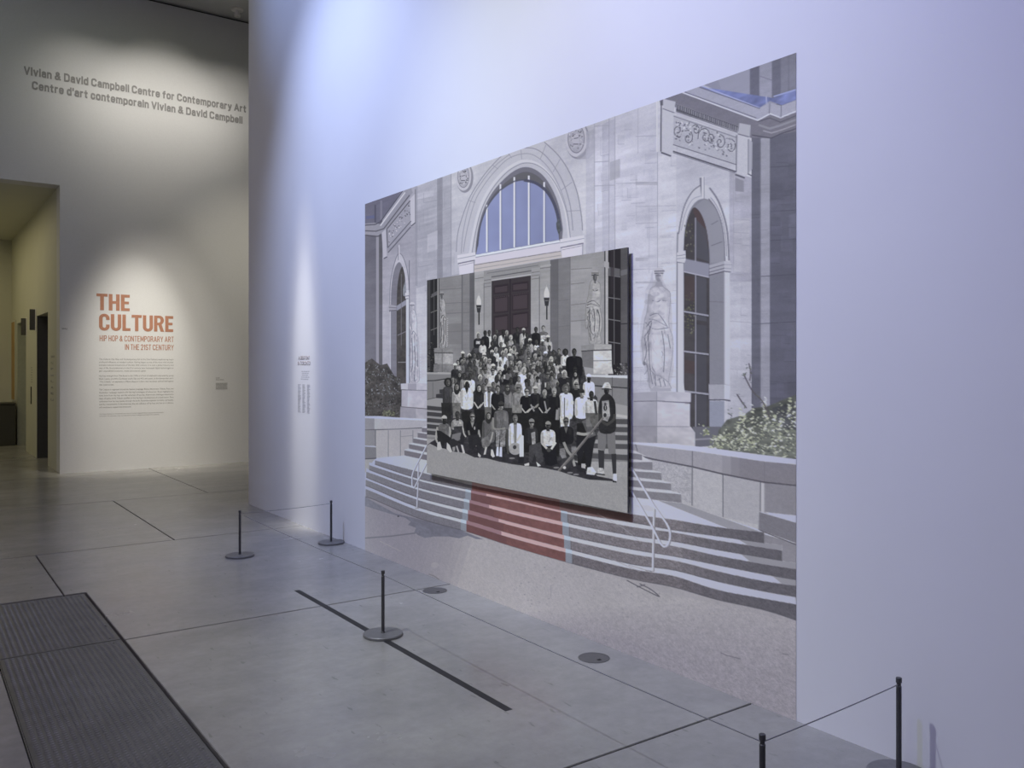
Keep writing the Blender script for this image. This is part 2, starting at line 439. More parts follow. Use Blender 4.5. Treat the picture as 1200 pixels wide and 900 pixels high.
# a plain condensed gothic drawn with strokes (cap height 1)
def _a(cx, cy, rx, ry, a0, a1, n=7): return [(cx + rx * math.cos(math.radians(a0 + (a1 - a0) * i / n)), cy + ry * math.sin(math.radians(a0 + (a1 - a0) * i / n))) for i in range(n + 1)]
X_ = 0.72
STROKES = {
 'A': (.56, [[(.0, 0), (.28, 1), (.56, 0)], [(.11, .28), (.45, .28)]]), 'C': (.50, [_a(.25, .73, .25, .27, 15, 180) + _a(.25, .27, .25, .27, 180, 345)]),
 'D': (.50, [[(0, 0), (0, 1), (.22, 1)] + _a(.22, .72, .28, .28, 90, 0, 4) + _a(.22, .28, .28, .28, 0, -90, 4) + [(0, 0)]]), 'E': (.42, [[(.42, 0), (0, 0), (0, 1), (.42, 1)], [(0, .52), (.36, .52)]]),
 'H': (.48, [[(0, 0), (0, 1)], [(.48, 0), (.48, 1)], [(0, .5), (.48, .5)]]), 'I': (.0, [[(0, 0), (0, 1)]]), 'M': (.64, [[(0, 0), (0, 1), (.32, .2), (.64, 1), (.64, 0)]]), 'N': (.50, [[(0, 0), (0, 1), (.5, 0), (.5, 1)]]),
 'O': (.50, [_a(.25, .73, .25, .27, 0, 180) + _a(.25, .27, .25, .27, 180, 360) + [(.5, .73)]]), 'P': (.46, [[(0, 0), (0, 1), (.24, 1)] + _a(.22, .74, .24, .26, 80, -90, 6) + [(0, .48)]]),
 'R': (.48, [[(0, 0), (0, 1), (.24, 1)] + _a(.22, .75, .24, .25, 80, -90, 6) + [(0, .5)], [(.24, .5), (.48, 0)]]), 'S': (.46, [_a(.23, .75, .23, .25, 20, 230) + [(.32, .46)] + _a(.23, .26, .23, .26, 40, -160)]),
 'T': (.46, [[(0, 1), (.46, 1)], [(.23, 0), (.23, 1)]]), 'U': (.48, [[(0, 1)] + _a(.24, .26, .24, .26, 180, 360) + [(.48, 1)]]), 'V': (.52, [[(0, 1), (.26, 0), (.52, 1)]]), 'Y': (.52, [[(0, 1), (.26, .45), (.52, 1)], [(.26, 0), (.26, .45)]]), 'G': (.50, [_a(.25, .73, .25, .27, 15, 180) + _a(.25, .27, .25, .27, 180, 360) + [(.5, .46), (.3, .46)]]),
 'a': (.36, [_a(.18, .50, .18, .22, 160, 0, 5) + [(.36, 0)], [(.36, .42), (.20, .42)] + _a(.18, .2, .18, .20, 90, 270, 6) + [(.30, .04), (.36, .14)]]),
 'b': (.38, [[(0, 1), (0, 0)], _a(.19, .47, .19, .25, 180, 0, 6) + _a(.19, .24, .19, .24, 0, -180, 6)]), 'c': (.36, [_a(.18, .50, .18, .22, 10, 180, 6) + _a(.18, .22, .18, .22, 180, 350, 6)]),
 'd': (.38, [[(.38, 1), (.38, 0)], _a(.19, .47, .19, .25, 0, 180, 6) + _a(.19, .24, .19, .24, 180, 360, 6)]), 'e': (.38, [[(0, .37), (.38, .37)] + _a(.19, .50, .19, .22, 0, 180, 6) + _a(.19, .22, .19, .22, 180, 335, 6)]),
 'f': (.26, [[(.10, 0), (.10, .82)] + _a(.24, .84, .14, .16, 180, 90, 4), [(-.04, .68), (.26, .68)]]), 'h': (.36, [[(0, 0), (0, 1)], [(0, .44)] + _a(.18, .50, .18, .22, 170, 0, 6) + [(.36, 0)]]), 'i': (.0, [[(0, 0), (0, .70)], [(0, .90), (0, 1.02)]]), 'l': (.0, [[(0, 0), (0, 1)]]),
 'm': (.64, [[(0, 0), (0, .72)], [(0, .46)] + _a(.16, .52, .16, .19, 170, 0, 5) + [(.32, 0)], [(.32, .46)] + _a(.48, .52, .16, .19, 170, 0, 5) + [(.64, 0)]]), 'n': (.36, [[(0, 0), (0, .72)], [(0, .44)] + _a(.18, .50, .18, .22, 170, 0, 6) + [(.36, 0)]]),
 'o': (.38, [_a(.19, .49, .19, .23, 0, 180, 6) + _a(.19, .23, .19, .23, 180, 360, 6) + [(.38, .49)]]), 'p': (.38, [[(0, .72), (0, -.26)], _a(.19, .47, .19, .25, 180, 0, 6) + _a(.19, .24, .19, .24, 0, -180, 6)]),
 'r': (.24, [[(0, 0), (0, .72)], [(0, .42)] + _a(.20, .48, .20, .22, 170, 80, 4)]), 't': (.26, [[(.10, .94), (.10, .14)] + _a(.22, .14, .12, .14, 180, 280, 3), [(-.04, .68), (.26, .68)]]), 'v': (.40, [[(0, .72), (.20, 0), (.40, .72)]]), 'y': (.40, [[(0, .72), (.20, .02)], [(.40, .72), (.17, -.18), (.02, -.25)]]),
 '&': (.56, [[(.56, 0), (.14, .66)] + _a(.26, .80, .15, .19, 210, -30, 6) + [(.10, .42)] + _a(.20, .22, .20, .22, 130, 290, 6) + [(.50, .42)]]), "'": (.0, [[(0, .78), (0, 1)]]), '2': (.44, [_a(.22, .74, .22, .26, 170, -20, 6) + [(0, 0), (.44, 0)]]), '1': (.16, [[(0, .80), (.15, .97), (.15, 0)]])}
def stroke_line(name, s, a0, a1, zb, hx, mat, parent, sw=.15, depth=.003, gap=.30, letters=False):
    """letters=True: a line whose letters are pieces of their own; else one piece of cut vinyl per word"""
    x = 0; groups = [[]]
    for ch in s:
        if ch == ' ': x += .26; groups.append([]); continue
        if letters and groups[-1]: groups.append([])
        w_, polys = STROKES[ch]
        for pl in polys:
            for p, q in zip(pl, pl[1:]): groups[-1].append((x + p[0], p[1], x + q[0], q[1]))
        x += w_ + gap
    tot = x - gap; k = (a1 - a0 - sw * hx * .8) / tot; o0 = a0 + sw * hx * .4
    hw = sw * hx / 2; hwx = hw * .86
    root = bpy.data.objects.new(name, None); COL.objects.link(root); root.empty_display_size = 0.05
    root.parent = parent; inv(root, parent)
    for segs in groups:
        v = []; f = []
        for n_, (x0, y0, x1, y1) in enumerate(segs):
            X0, X1, Y0, Y1 = o0 + x0 * k, o0 + x1 * k, zb + hw + y0 * (hx - 2 * hw), zb + hw + y1 * (hx - 2 * hw)
            L = math.hypot(X1 - X0, Y1 - Y0)
            if L < 1e-6: continue
            dx, dy = (X1 - X0) / L, (Y1 - Y0) / L; nx, ny = -dy * hwx, dx * hw; ex, ey = dx * hwx * .55, dy * hw * .9
            b = len(v); dd = depth + (n_ % 7) * 0.00006
            for X, Y in ((X0 + nx - ex, Y0 + ny - ey), (X1 + nx + ex, Y1 + ny + ey), (X1 - nx + ex, Y1 - ny + ey), (X0 - nx - ex, Y0 - ny - ey)):
                for d in (dd, .0003): v.append((X, BY - d, Y))
            f += [(b, b + 2, b + 4, b + 6), (b + 1, b + 7, b + 5, b + 3), (b, b + 1, b + 3, b + 2), (b + 2, b + 3, b + 5, b + 4), (b + 4, b + 5, b + 7, b + 6), (b + 6, b + 7, b + 1, b)]
        if not v: continue
        pn = 'letter' if letters else 'word'
        me = bpy.data.meshes.new(pn); me.from_pydata(v, [], f); me.update()
        link(pn, me, mat, root)
    return root

t = empty('donor_lettering', (3.2, BY, 5.85))
stroke_line('text_line', 'Vivian & David Campbell Centre for Contemporary Art', 1.504, 4.885, 6.075, 0.126, M_LETTER, t, .20, .005, .27, True)
stroke_line('text_line', "Centre d'art contemporain Vivian & David Campbell", 1.612, 4.818, 5.870, 0.126, M_LETTER, t, .20, .005, .27, True)
tag(t, 'two lines of grey lettering high on the back wall naming the Vivian & David Campbell Centre', 'lettering')

# big condensed capitals
def arc(cx, cy, rx, ry, a0, a1, n=10):
    return [(cx + rx * math.cos(math.radians(a0 + (a1 - a0) * i / n)), cy + ry * math.sin(math.radians(a0 + (a1 - a0) * i / n))) for i in range(n + 1)]
def glyph(ch):
    S = 0.17   # stem; letters in a box 1 high
    if ch == 'T': return 0.56, [[(0, 1), (0, 1 - S), (0.56 / 2 - S / 2 - .01, 1 - S), (0.27 - S / 2 + .0, 0), (0.29 + S / 2, 0), (0.29 + S / 2, 1 - S), (0.56, 1 - S), (0.56, 1)]], []
    if ch == 'H': return 0.56, [[(0, 0), (S + .02, 0), (S + .02, .42), (.56 - S - .02, .42), (.56 - S - .02, 0), (.56, 0), (.56, 1), (.56 - S - .02, 1), (.56 - S - .02, .58), (S + .02, .58), (S + .02, 1), (0, 1)]], []
    if ch == 'E': return 0.46, [[(0, 0), (.46, 0), (.46, S), (S + .02, S), (S + .02, .42), (.42, .42), (.42, .58), (S + .02, .58), (S + .02, 1 - S), (.46, 1 - S), (.46, 1), (0, 1)]], []
    if ch == 'L': return 0.44, [[(0, 0), (.44, 0), (.44, S), (S + .02, S), (S + .02, 1), (0, 1)]], []
    if ch == 'U':
        o = [(0, 1)] + arc(.28, .26, .28, .27, 180, 360, 14) + [(.56, 1), (.56 - S - .02, 1)] + arc(.28, .26, .09, .10, 0, -180, 10) + [(S + .02, 1)]
        return 0.56, [o], []
    if ch == 'C':
        o = [(.56, .36)] + arc(.28, .26, .28, .27, 0, -180, 12) + arc(.28, .74, .28, .27, 180, 0, 12) + [(.56, .64), (.37, .64)] + arc(.28, .74, .09, .10, 0, 180, 8) + arc(.28, .26, .09, .10, 180, 360, 8) + [(.37, .36)]
        return 0.56, [o], []
    if ch == 'R':
        o = [(0, 0), (S + .02, 0), (S + .02, .40), (.25, .40), (.37, 0), (.57, 0), (.43, .44)] + arc(.29, .71, .27, .29, -58, 90, 14) + [(0, 1)]
        h = [(S + .02, .56), (.27, .56)] + arc(.27, .705, .10, .145, -90, 90, 8) + [(.27, .85), (S + .02, .85)]
        return 0.57, [o], [h]
def big_word(word, x0, x1, z0, hgt, parent):
    adv = 0.06; parts = []; x = 0
    for ch in word:
        wd, outs, holes = glyph(ch); parts.append((x, wd, outs, holes)); x += wd + adv
    tot = x - adv
    for px_, wd, outs, holes in parts:
        cu = bpy.data.curves.new('g', 'CURVE'); cu.dimensions = '2D'; cu.fill_mode = 'BOTH'; cu.extrude = 0.0008
        for poly in outs + holes:
            sp = cu.splines.new('POLY'); sp.points.add(len(poly) - 1); sp.use_cyclic_u = True
            for i, (a, b) in enumerate(poly):
                sp.points[i].co = (x0 + (px_ + a) / tot * (x1 - x0), z0 + b * hgt, 0, 1)
        o = bpy.data.objects.new('g', cu); COL.objects.link(o)
        dg = bpy.context.evaluated_depsgraph_get(); dg.update()
        me = bpy.data.meshes.new_from_object(o.evaluated_get(dg))
        bpy.data.objects.remove(o); bpy.data.curves.remove(cu)
        for v in me.vertices:
            a, b, c = v.co; v.co = (a, BY - 0.0011 + c, b)
        me.name = 'letter'
        inv(link('letter', me, M_TERRA, parent), parent)
t = empty('exhibition_title', (3.1, BY, 1.9))
big_word('THE', 2.506, 2.996, 2.550, 0.262, t)
big_word('CULTURE', 2.543, 3.668, 2.230, 0.262, t)
stroke_line('subtitle_line', 'HIP HOP & CONTEMPORARY ART', 2.552, 3.676, 2.060, 0.092, M_TERRA, t, .13, .0012, .26)
stroke_line('subtitle_line', 'IN THE 21ST CENTURY', 2.925, 3.676, 1.925, 0.092, M_TERRA, t, .13, .0012, .26)
tag(t, 'terracotta wall title reading THE CULTURE with a two-line subtitle beneath', 'lettering')

INTRO = [[
 "The Culture: Hip Hop and Contemporary Art in the 21st Century explores hip hop's",
 "profound influence on modern culture. Having begun as one of the most vital counter",
 "and pan-cultural movements of the late 20th century, it is now a global industry and",
 "way of life. Its practitioners in the 21st century have harnessed digital technologies to",
 "gain unparalleled economic, social and cultural capital."],
 ["Hip hop emerged from The Bronx in the 1970s as a form of celebration expressed by young",
 "Black, Latine, and Afro-Caribbean youth. DJs and MCs join poets, as the dancers that call it",
 "\u201cThe Culture,\u201d an expression of Black diasporic culture that has always defined itself against",
 "other countercurrents."],
 ["The Culture is organized around six themes: Language, Brand, Adornment, Tribute, Pose, and",
 "Ascension. Language explores the hip hop's strategies of subversion. Brand highlights the",
 "icons born from hip hop, and the seduction of success. Adornment challenges mainstream",
 "ideas of taste, while Tribute testifies to the hip hop's development of a visual canon. Pose",
 "celebrates how hip hop speaks through the body. Ascension explores mortality, spirituality,",
 "and the transcendent. It demonstrates that the influence of hip hop, and the art it informs,",
 "will continue to expand and transcend."]]
t = empty('introduction_text', (3.1, BY, 0.9))
z = 1.762
for para, last in zip(INTRO, (0.62, 0.19, 0.42)):
    pe = bpy.data.objects.new('paragraph', None); COL.objects.link(pe); pe.parent = t; pe.empty_display_size = 0.05
    for i, s in enumerate(para):
        xe = 3.672 if i < len(para) - 1 else 2.545 + (3.672 - 2.545) * last
        inv(text_line('text_line', s, 2.545, xe, z, 0.024, M_TEXT, pe, 'back', 0.0, 0.0008), t)
        z -= 0.0468
    z -= 0.031
z = 0.895
pe = bpy.data.objects.new('paragraph', None); COL.objects.link(pe); pe.parent = t
inv(text_line('text_line', 'The Culture: Hip Hop and Contemporary Art in the 21st Century is organized with the support of its many partners', 2.548, 3.515, z, 0.015, M_TEXT, pe, 'back', 0.0, 0.0008), t)
inv(text_line('text_line', 'and lenders. The presentation here was made with the help of colleagues and friends of the exhibition.', 2.548, 3.45, z - 0.032, 0.015, M_TEXT, pe, 'back', 0.0, 0.0008), t)
tag(t, 'small grey introduction text in three paragraphs below the terracotta title', 'wall text')

t = empty('wall_label', (4.46, BY, 1.27))
bm = bmesh.new(); add_box(bm, (4.36, BY - 0.0016, 1.26), (4.565, BY, 1.385))
inv(from_bm('label_card', bm, simple_mat('label_card', (0.62, 0.62, 0.61), 0.6), t), t)
inv(text_line('text_line', 'The Culture', 4.365, 4.43, 1.455, 0.018, M_TEXT, t, 'back', 0.01, 0.001), t)
inv(text_line('text_line', 'Hip Hop & Contemporary', 4.365, 4.50, 1.425, 0.018, M_TEXT, t, 'back', 0.01, 0.001), t)
bm = bmesh.new()
rnd = random.Random(3)
for i in range(6):
    x = 4.368
    while x < 4.55:
        l = rnd.uniform(0.008, 0.03); add_box(bm, (x, BY - 0.0024, 1.363 - i * 0.018), (min(x + l, 4.556), BY - 0.0015, 1.370 - i * 0.018)); x += l + 0.005
o = inv(from_bm('print_lines', bm, M_TEXT, t), t); o['kind'] = 'stuff'
tag(t, 'small grey label at the right end of the back wall', 'wall label')
tag(text_line('room_number', '204-J', 1.995 + 0.02, 2.09, 2.232, 0.024, M_LETTER, None, 'back', 0.03, 0.001), 'tiny room number beside the corridor opening', 'lettering')

# credits on the mural wall, left of the mural
t = empty('credit_lettering', (WX, 8.5, 1.2))
inv(text_line('heading_line', 'A GREAT DAY', 8.66, 8.355, 1.725, 0.038, M_FAINT2, t, 'mural', 0.02, 0.001), t)
inv(text_line('heading_line', 'IN TORONTO', 8.68, 8.335, 1.668, 0.040, M_FAINT2, t, 'mural', 0.02, 0.001), t)
bm = bmesh.new()
rnd = random.Random(5)
for i in range(5):
    y = 8.60 - rnd.uniform(0, .04)
    while y > 8.40:
        l = rnd.uniform(.02, .05); add_box(bm, (WX - .001, y - l, 1.60 - i * .02), (WX, y, 1.608 - i * .02)); y -= l + .012
o = inv(from_bm('credit_paragraph', bm, M_FAINT, t), t); o['kind'] = 'stuff'
for c in range(3):
    bm = bmesh.new()
    for i in range(26):
        y = 8.675 - c * .125; l = rnd.uniform(.05, .085)
        add_box(bm, (WX - .001, y - l, 1.462 - i * .0115), (WX, y, 1.468 - i * .0115))
    o = inv(from_bm('name_column', bm, M_FAINT, t), t); o['kind'] = 'stuff'
tag(t, 'faint grey heading and three columns of small names on the mural wall', 'wall text')

# ------------------------------------------------------------------ corridor fittings and ceiling sensor
t = tag(empty('trash_bin', (1.80, 21.0, 0)), 'dark square bin at the far end of the corridor', 'bin')
box('body', (-0.22, -0.25, 0.0), (0.15, 0.25, 0.86), M_BIN, t, 0.01)
box('lid', (-0.23, -0.26, 0.86), (0.16, 0.26, 0.90), M_BIN, t, 0.01)
t = tag(empty('wood_panel', (OX - 0.025, 21.42, 0)), 'tall narrow honey-coloured wood panel deep in the corridor', 'panel')
box('board', (-0.01, -0.30, 0.95), (0.02, 0.25, 2.62), M_WOOD, t, 0.004)
box('backing', (-0.003, -0.33, 0.93), (0.02, 0.28, 2.66), M_CORR, t, 0.002)
def blade(y, z0, z1, label):
    t = tag(empty('blade_sign', (OX, y, z0)), label, 'sign', 'blade signs by the corridor doors')
    box('plate', (-0.10, -0.008, 0.02), (-0.012, 0.008, z1 - z0), M_DOORD, t, 0.003)
    box('bracket', (-0.012, -0.012, 0.0), (0.0, 0.012, z1 - z0 + 0.02), M_WHITE, t, 0.002)
blade(19.18, 2.25, 2.60, 'small blade sign beside the pale far corridor door')
blade(17.78, 2.30, 2.70, 'small blade sign beside the dark near corridor door')
t = tag(box('door_plate', (OX - 0.012, 18.40, 0.95), (OX, 18.46, 1.28), M_DARK, None, 0.002), 'thin dark vertical plate on the corridor wall between the two doors', 'plate')
t = empty('directory_lettering', (OX, 15.7, 1.2))
for i, s in enumerate(['201', 'C', 'P', 'Level', 'L', 'A', 'E', 'Li']):
    inv(text_line('text_line', s, 15.85, 15.55 if i else 15.45, 1.80 - i * 0.10, 0.035, M_LETTER, t, 'corr', 0.02, 0.001), t)
tag(t, 'small stacked grey lettering on the corridor wall just inside the opening', 'lettering')
bm = bmesh.new()
for i in range(7): add_box(bm, (OX - .001, 18.28, 1.36 + i * .045), (OX, 18.50 - .03 * (i % 3), 1.372 + i * .045))
o = from_bm('door_lettering', bm, M_LETTER); tag(o, 'short lines of faint lettering above the dark plate on the corridor wall', 'lettering')
t = tag(empty('ceiling_sensor', (4.60, 14.45, CZ)), 'small white sensor hanging from the ceiling by the back wall', 'sensor')
lathe('mount', [(0, 0), (0.10, 0), (0.10, -0.025), (0.04, -0.035), (0, -0.035)], M_WHITE, t, 20)
lathe('stem', [(0.035, -0.035), (0.035, -0.08), (0.05, -0.085), (0.05, -0.13), (0, -0.135)], M_WHITE, t, 16)

# ------------------------------------------------------------------ the printed mural and the photograph mounted on it
# The prints are drawn as flat artwork: outlines measured on the photograph are carried to the wall plane,
# filled into a colour grid and stored on the vertices of the sheet.
FXY = (math.sin(YAW), math.cos(YAW))
class Print:
    def __init__(s, X, yl, yr, z0, z1, W, H):
        s.X, s.yl, s.yr, s.z0, s.z1, s.W, s.H = X, yl, yr, z0, z1, W, H
        s.im = np.zeros((H, W, 3), np.float32)
        r = np.random.RandomState(7)
        def fb(sx, sy, amps):
            out = np.zeros((H, W), np.float32)
            for k, a in enumerate(amps):
                h = max(2, int(sy * 2 ** k)); w_ = max(2, int(sx * 2 ** k))
                g = r.rand(h + 1, w_ + 1).astype(np.float32) - 0.5
                yy = np.linspace(0, h - 1e-3, H); xx = np.linspace(0, w_ - 1e-3, W)
                y0 = yy.astype(int); x0 = xx.astype(int); fy = (yy - y0)[:, None]; fx = (xx - x0)[None]
                out += a * ((g[y0][:, x0] * (1 - fy) + g[y0 + 1][:, x0] * fy) * (1 - fx) + (g[y0][:, x0 + 1] * (1 - fy) + g[y0 + 1][:, x0 + 1] * fy) * fx)
            return out
        s.ns = {'g': (r.rand(H, W).astype(np.float32) - 0.5) + fb(W / 3, H / 3, [0.8]),
                's': fb(6, 45, [0.5, 0.5, 0.5, 0.3]) + fb(5, 7, [0.6, 0.4]),
                'c': fb(7, 7, [1.0, 0.6, 0.4, 0.3]),
                'm': fb(40, 60, [0.6, 0.7, 0.8])}
    def P(s, pts):
        a = np.asarray(pts, float)
        l = (a[:, 0] - 600) / FPX
        dx = FXY[0] + FXY[1] * l; dy = FXY[1] - FXY[0] * l; dz = (HORIZON - a[:, 1]) / FPX
        t = s.X / dx
        y = dy * t; z = CAM_H + dz * t
        return np.stack([(s.yl - y) / (s.yl - s.yr) * s.W, (s.z1 - z) / (s.z1 - s.z0) * s.H], 1)
    def _fill(s, q, col, a=1.0, noise=None):
        y0 = max(0, int(math.floor(q[:, 1].min()))); y1 = min(s.H, int(math.ceil(q[:, 1].max())))
        x0 = max(0, int(math.floor(q[:, 0].min()))); x1 = min(s.W, int(math.ceil(q[:, 0].max())) + 1)
        if y1 <= y0 or x1 <= x0: return
        n = len(q); SS = 3
        ax, ay = q[:, 0], q[:, 1]; bx, by = np.roll(ax, -1), np.roll(ay, -1)
        cov = np.zeros((y1 - y0, x1 - x0 + 2), np.float32)
        Wd = x1 - x0
        for r_ in range((y1 - y0) * SS):
            yy = y0 + (r_ + 0.5) / SS
            m = (ay <= yy) != (by <= yy)
            if not m.any(): continue
            xs = np.sort(ax[m] + (yy - ay[m]) / (by[m] - ay[m]) * (bx[m] - ax[m])) - x0
            row = cov[r_ // SS]
            for k in range(0, len(xs) - 1, 2):
                u, v = max(0.0, xs[k]), min(float(Wd), xs[k + 1])
                if v <= u: continue
                iu, iv = int(u), int(v)
                if iu == iv: row[iu] += v - u
                else:
                    row[iu] += iu + 1 - u; row[iu + 1:iv] += 1; row[iv] += v - iv
        cov = (cov[:, :Wd] / SS).clip(0, 1) * a
        c = np.array(col if isinstance(col, tuple) else (col, col, col), np.float32)
        reg = s.im[y0:y1, x0:x1]
        cc = np.broadcast_to(c, reg.shape)
        if noise:
            for i in range(0, len(noise), 2):
                cc = cc * (1 + s.ns[noise[i]][y0:y1, x0:x1, None] * noise[i + 1])
        s.im[y0:y1, x0:x1] = reg * (1 - cov[..., None]) + cc * cov[..., None]
    def poly(s, pts, col, a=1.0, noise=None): s._fill(s.P(pts), col, a, noise)
    def line(s, pts, w_, col, a=1.0, noise=None):
        p = np.asarray(pts, float)
        for i in range(len(p) - 1):
            d = p[i + 1] - p[i]; L = math.hypot(*d)
            if L < 1e-6: continue
            d /= L; n = np.array([-d[1], d[0]]) * w_ / 2; e = d * (w_ * 0.25 if len(p) > 2 else 0)
            s.poly([p[i] + n - e, p[i + 1] + n + e, p[i + 1] - n + e, p[i] - n - e], col, a, noise)
    def ell(s, cx, cy, rx, ry, col, a=1.0, noise=None, n=14):
        s.poly([(cx + rx * math.cos(2 * math.pi * k / n), cy + ry * math.sin(2 * math.pi * k / n)) for k in range(n)], col, a, noise)
def Z(ox, oy, k, pts): return [(ox + x / k, oy + y / k) for x, y in pts]
def sp(pts, n=5, closed=False):
    p = [np.asarray(q, float) for q in pts]; out = []
    m = len(p)
    for i in range(m if closed else m - 1):
        a = p[(i - 1) % m] if closed or i > 0 else p[i]
        b, c = p[i], p[(i + 1) % m]
        d = p[(i + 2) % m] if closed or i + 2 < m else c
        for k in range(n):
            t = k / n
            out.append(0.5 * ((2 * b) + (c - a) * t + (2 * a - 5 * b + 4 * c - d) * t * t + (3 * b - a - 3 * c + d) * t ** 3))
    if not closed: out.append(p[-1])
    return [tuple(q) for q in out]
def band(top, bot): return list(top) + list(bot)[::-1]
def yat(poly, x):
    xs = [p[0] for p in poly]; ys = [p[1] for p in poly]
    return float(np.interp(x, xs, ys))

ML, MR, MT = 7.065, 2.495, 3.115
A = Print(WX, ML, MR, 0.0, MT, 800, 960)
ST_ = (186, 187, 197)
sn = ('s', 0.10, 'c', 0.11, 'g', 0.04)
BIGF = [(425, 200), (940, 40), (940, 850), (425, 650)]
A.poly(BIGF, ST_, 1, sn)
# ---- far left bay
A.poly([(426, 240), (448, 232), (448, 500), (426, 500)], (112, 112, 122), 1, sn)
A.poly([(444.5, 250), (448.5, 250), (448.5, 450), (444.5, 450)], (98, 98, 108), 1, sn)
A.poly([(441, 272), (444.3, 272), (444.3, 450), (441, 450)], (150, 150, 160))
A.poly([(448.5, 225), (488, 205), (488, 500), (448.5, 500)], (166, 166, 178), 1, sn)
A.poly([(426, 236), (449, 228), (474, 219), (445, 263), (426, 266)], (112, 112, 132), 1, sn)
A.line([(429, 255), (440, 254)], 3.5, (100, 105, 140)); A.line([(440, 240), (440, 262)], 2, (85, 86, 104)); A.line([(447, 235), (447, 258)], 2.5, (128, 128, 146))
A.poly([(428, 262), (440, 261), (446, 263), (475, 223), (482, 219), (484, 226), (450, 272), (441, 277), (428, 276)], (150, 150, 160), 1, ('g', .05))
A.line([(428, 264), (440, 263), (446, 260), (472, 224)], 1.2, (82, 82, 98))
A.line([(428, 270.5), (441, 271), (450, 268), (480, 229)], 1.3, (92, 92, 104))
A.line([(428, 275.5), (442, 277), (449, 276)], 1.2, (78, 78, 90))
A.line([(446, 264.5), (475, 225.5)], 1.6, (196, 197, 208))
A.poly([(447.5, 273), (452.5, 268), (453.6, 300), (449.5, 303)], (180, 180, 190))
A.poly([(480, 234), (486.5, 227), (487, 260), (482, 264)], (188, 188, 198))
A.line([(487.2, 222), (487.2, 261), (482, 265)], 1.0, (78, 78, 90)); A.line([(450, 303), (454, 301)], 1.2, (78, 78, 90))
A.poly([(453.5, 268), (481, 235), (481.5, 257), (454.5, 289)], (158, 158, 170), 1, ('g', .06))
A.line([(454, 268), (481, 235)], 1.2, (92, 92, 102)); A.line([(453.6, 268), (454.5, 290)], 1.1, (92, 92, 102))
rr = random.Random(11)
for i in range(46):
    t = rr.random(); x = 455.5 + t * 25; y = 269 - (x - 455) * 1.25 + 3 + rr.random() * 14
    A.line([(x, y), (x + rr.uniform(-1.6, 1.6), y + rr.uniform(-2.4, 2.0))], 0.9, rr.choice([(84, 84, 94), (200, 200, 210), (96, 96, 104)]))
A.line([(454.5, 290.5), (482, 259)], 1.2, (104, 104, 114)); A.line([(455, 296), (481.5, 266)], 1.4, (104, 104, 114))
def F8(p): return Z(420, 300, 8.571, p)
A.poly([(457.5, 460)] + F8(sp([(318, 560), (322, 300), (350, 130), (385, 10), (410, -25), (445, 0), (485, 110), (508, 260), (512, 420)])) + [(480, 460)], (184, 184, 194), 1, sn)
A.line(F8(sp([(318, 560), (322, 300), (350, 130), (385, 10), (410, -25), (445, 0), (485, 110), (508, 260), (510, 420)])), 0.8, (122, 122, 132))
A.poly([(458.3, 480)] + F8(sp([(328, 540), (335, 300), (362, 140), (408, 62), (446, 110), (470, 200), (482, 350)])) + [(476.3, 480)], (124, 124, 130), 1, sn)
A.poly([(465, 480)] + F8(sp([(386, 560), (392, 330), (415, 170), (440, 108), (456, 140), (470, 215), (468, 300), (480, 360)])) + [(476.3, 480)], (74, 72, 74), 1, ('m', .25))
A.poly(F8([(388, 500), (480, 440), (480, 492), (388, 550)]), (146, 148, 166))
A.line(F8([(433, 180), (433, 900)]), 0.7, (120, 120, 124)); A.line([(466, 393), (476, 388.5)], 0.9, (128, 128, 134)); A.line([(466.5, 424.5), (476, 424.5)], 1.0, (140, 140, 144))
A.poly(F8([(448, 340), (470, 250), (482, 330), (484, 410), (452, 400)]), (142, 146, 156), 1, ('m', .3))
A.poly([(476.2, 340), (479.6, 340), (479.6, 449), (476.2, 449)], (198, 198, 208)); A.line([(480, 305), (480, 449)], 0.8, (106, 106, 116))
A.poly(F8([(470, 370), (512, 365), (512, 405), (500, 430), (474, 428)]), (196, 196, 206)); A.line(F8([(472, 405), (510, 400)]), 0.8, (110, 110, 118)); A.line(F8([(475, 430), (505, 428)]), 0.8, (110, 110, 118))
A.poly(F8([(308, 485), (385, 500), (385, 545), (310, 552)]), (158, 158, 168)); A.line(F8([(308, 515), (385, 522)]), 0.7, (100, 100, 108)); A.line(F8([(310, 550), (385, 545)]), 0.9, (90, 90, 98))
A.line([(468, 287), (468, 307)], 1.6, (188, 188, 198)); A.line([(467, 290), (467, 305)], 0.6, (110, 110, 120))
# wall planes left of the great arch
A.poly([(487.5, 220), (513, 208), (513, 330), (487.5, 338)], (170, 171, 186), 1, sn)
A.poly([(513, 208), (518.5, 206), (518.5, 330), (513, 330)], (146, 147, 160), 1, sn)
A.poly([(518.5, 206), (529, 200), (529, 330), (518.5, 330)], (170, 171, 185), 1, sn)
for x in (487.5, 489, 513, 516, 518.5, 529): A.line([(x, 200), (x, 335)], 0.7, (134, 134, 145), .8)
for y, x0, x1 in ((252, 488, 512), (278, 488, 512), (246, 513, 529), (262, 518, 529), (285, 513, 529), (305, 488, 529), (320, 530, 557)): A.line([(x0, y + 3), (x1, y - 3)], 0.7, (152, 152, 162), .8)
A.poly([(501, 275), (513, 270), (513, 292), (501, 296)], (196, 196, 205), .5)
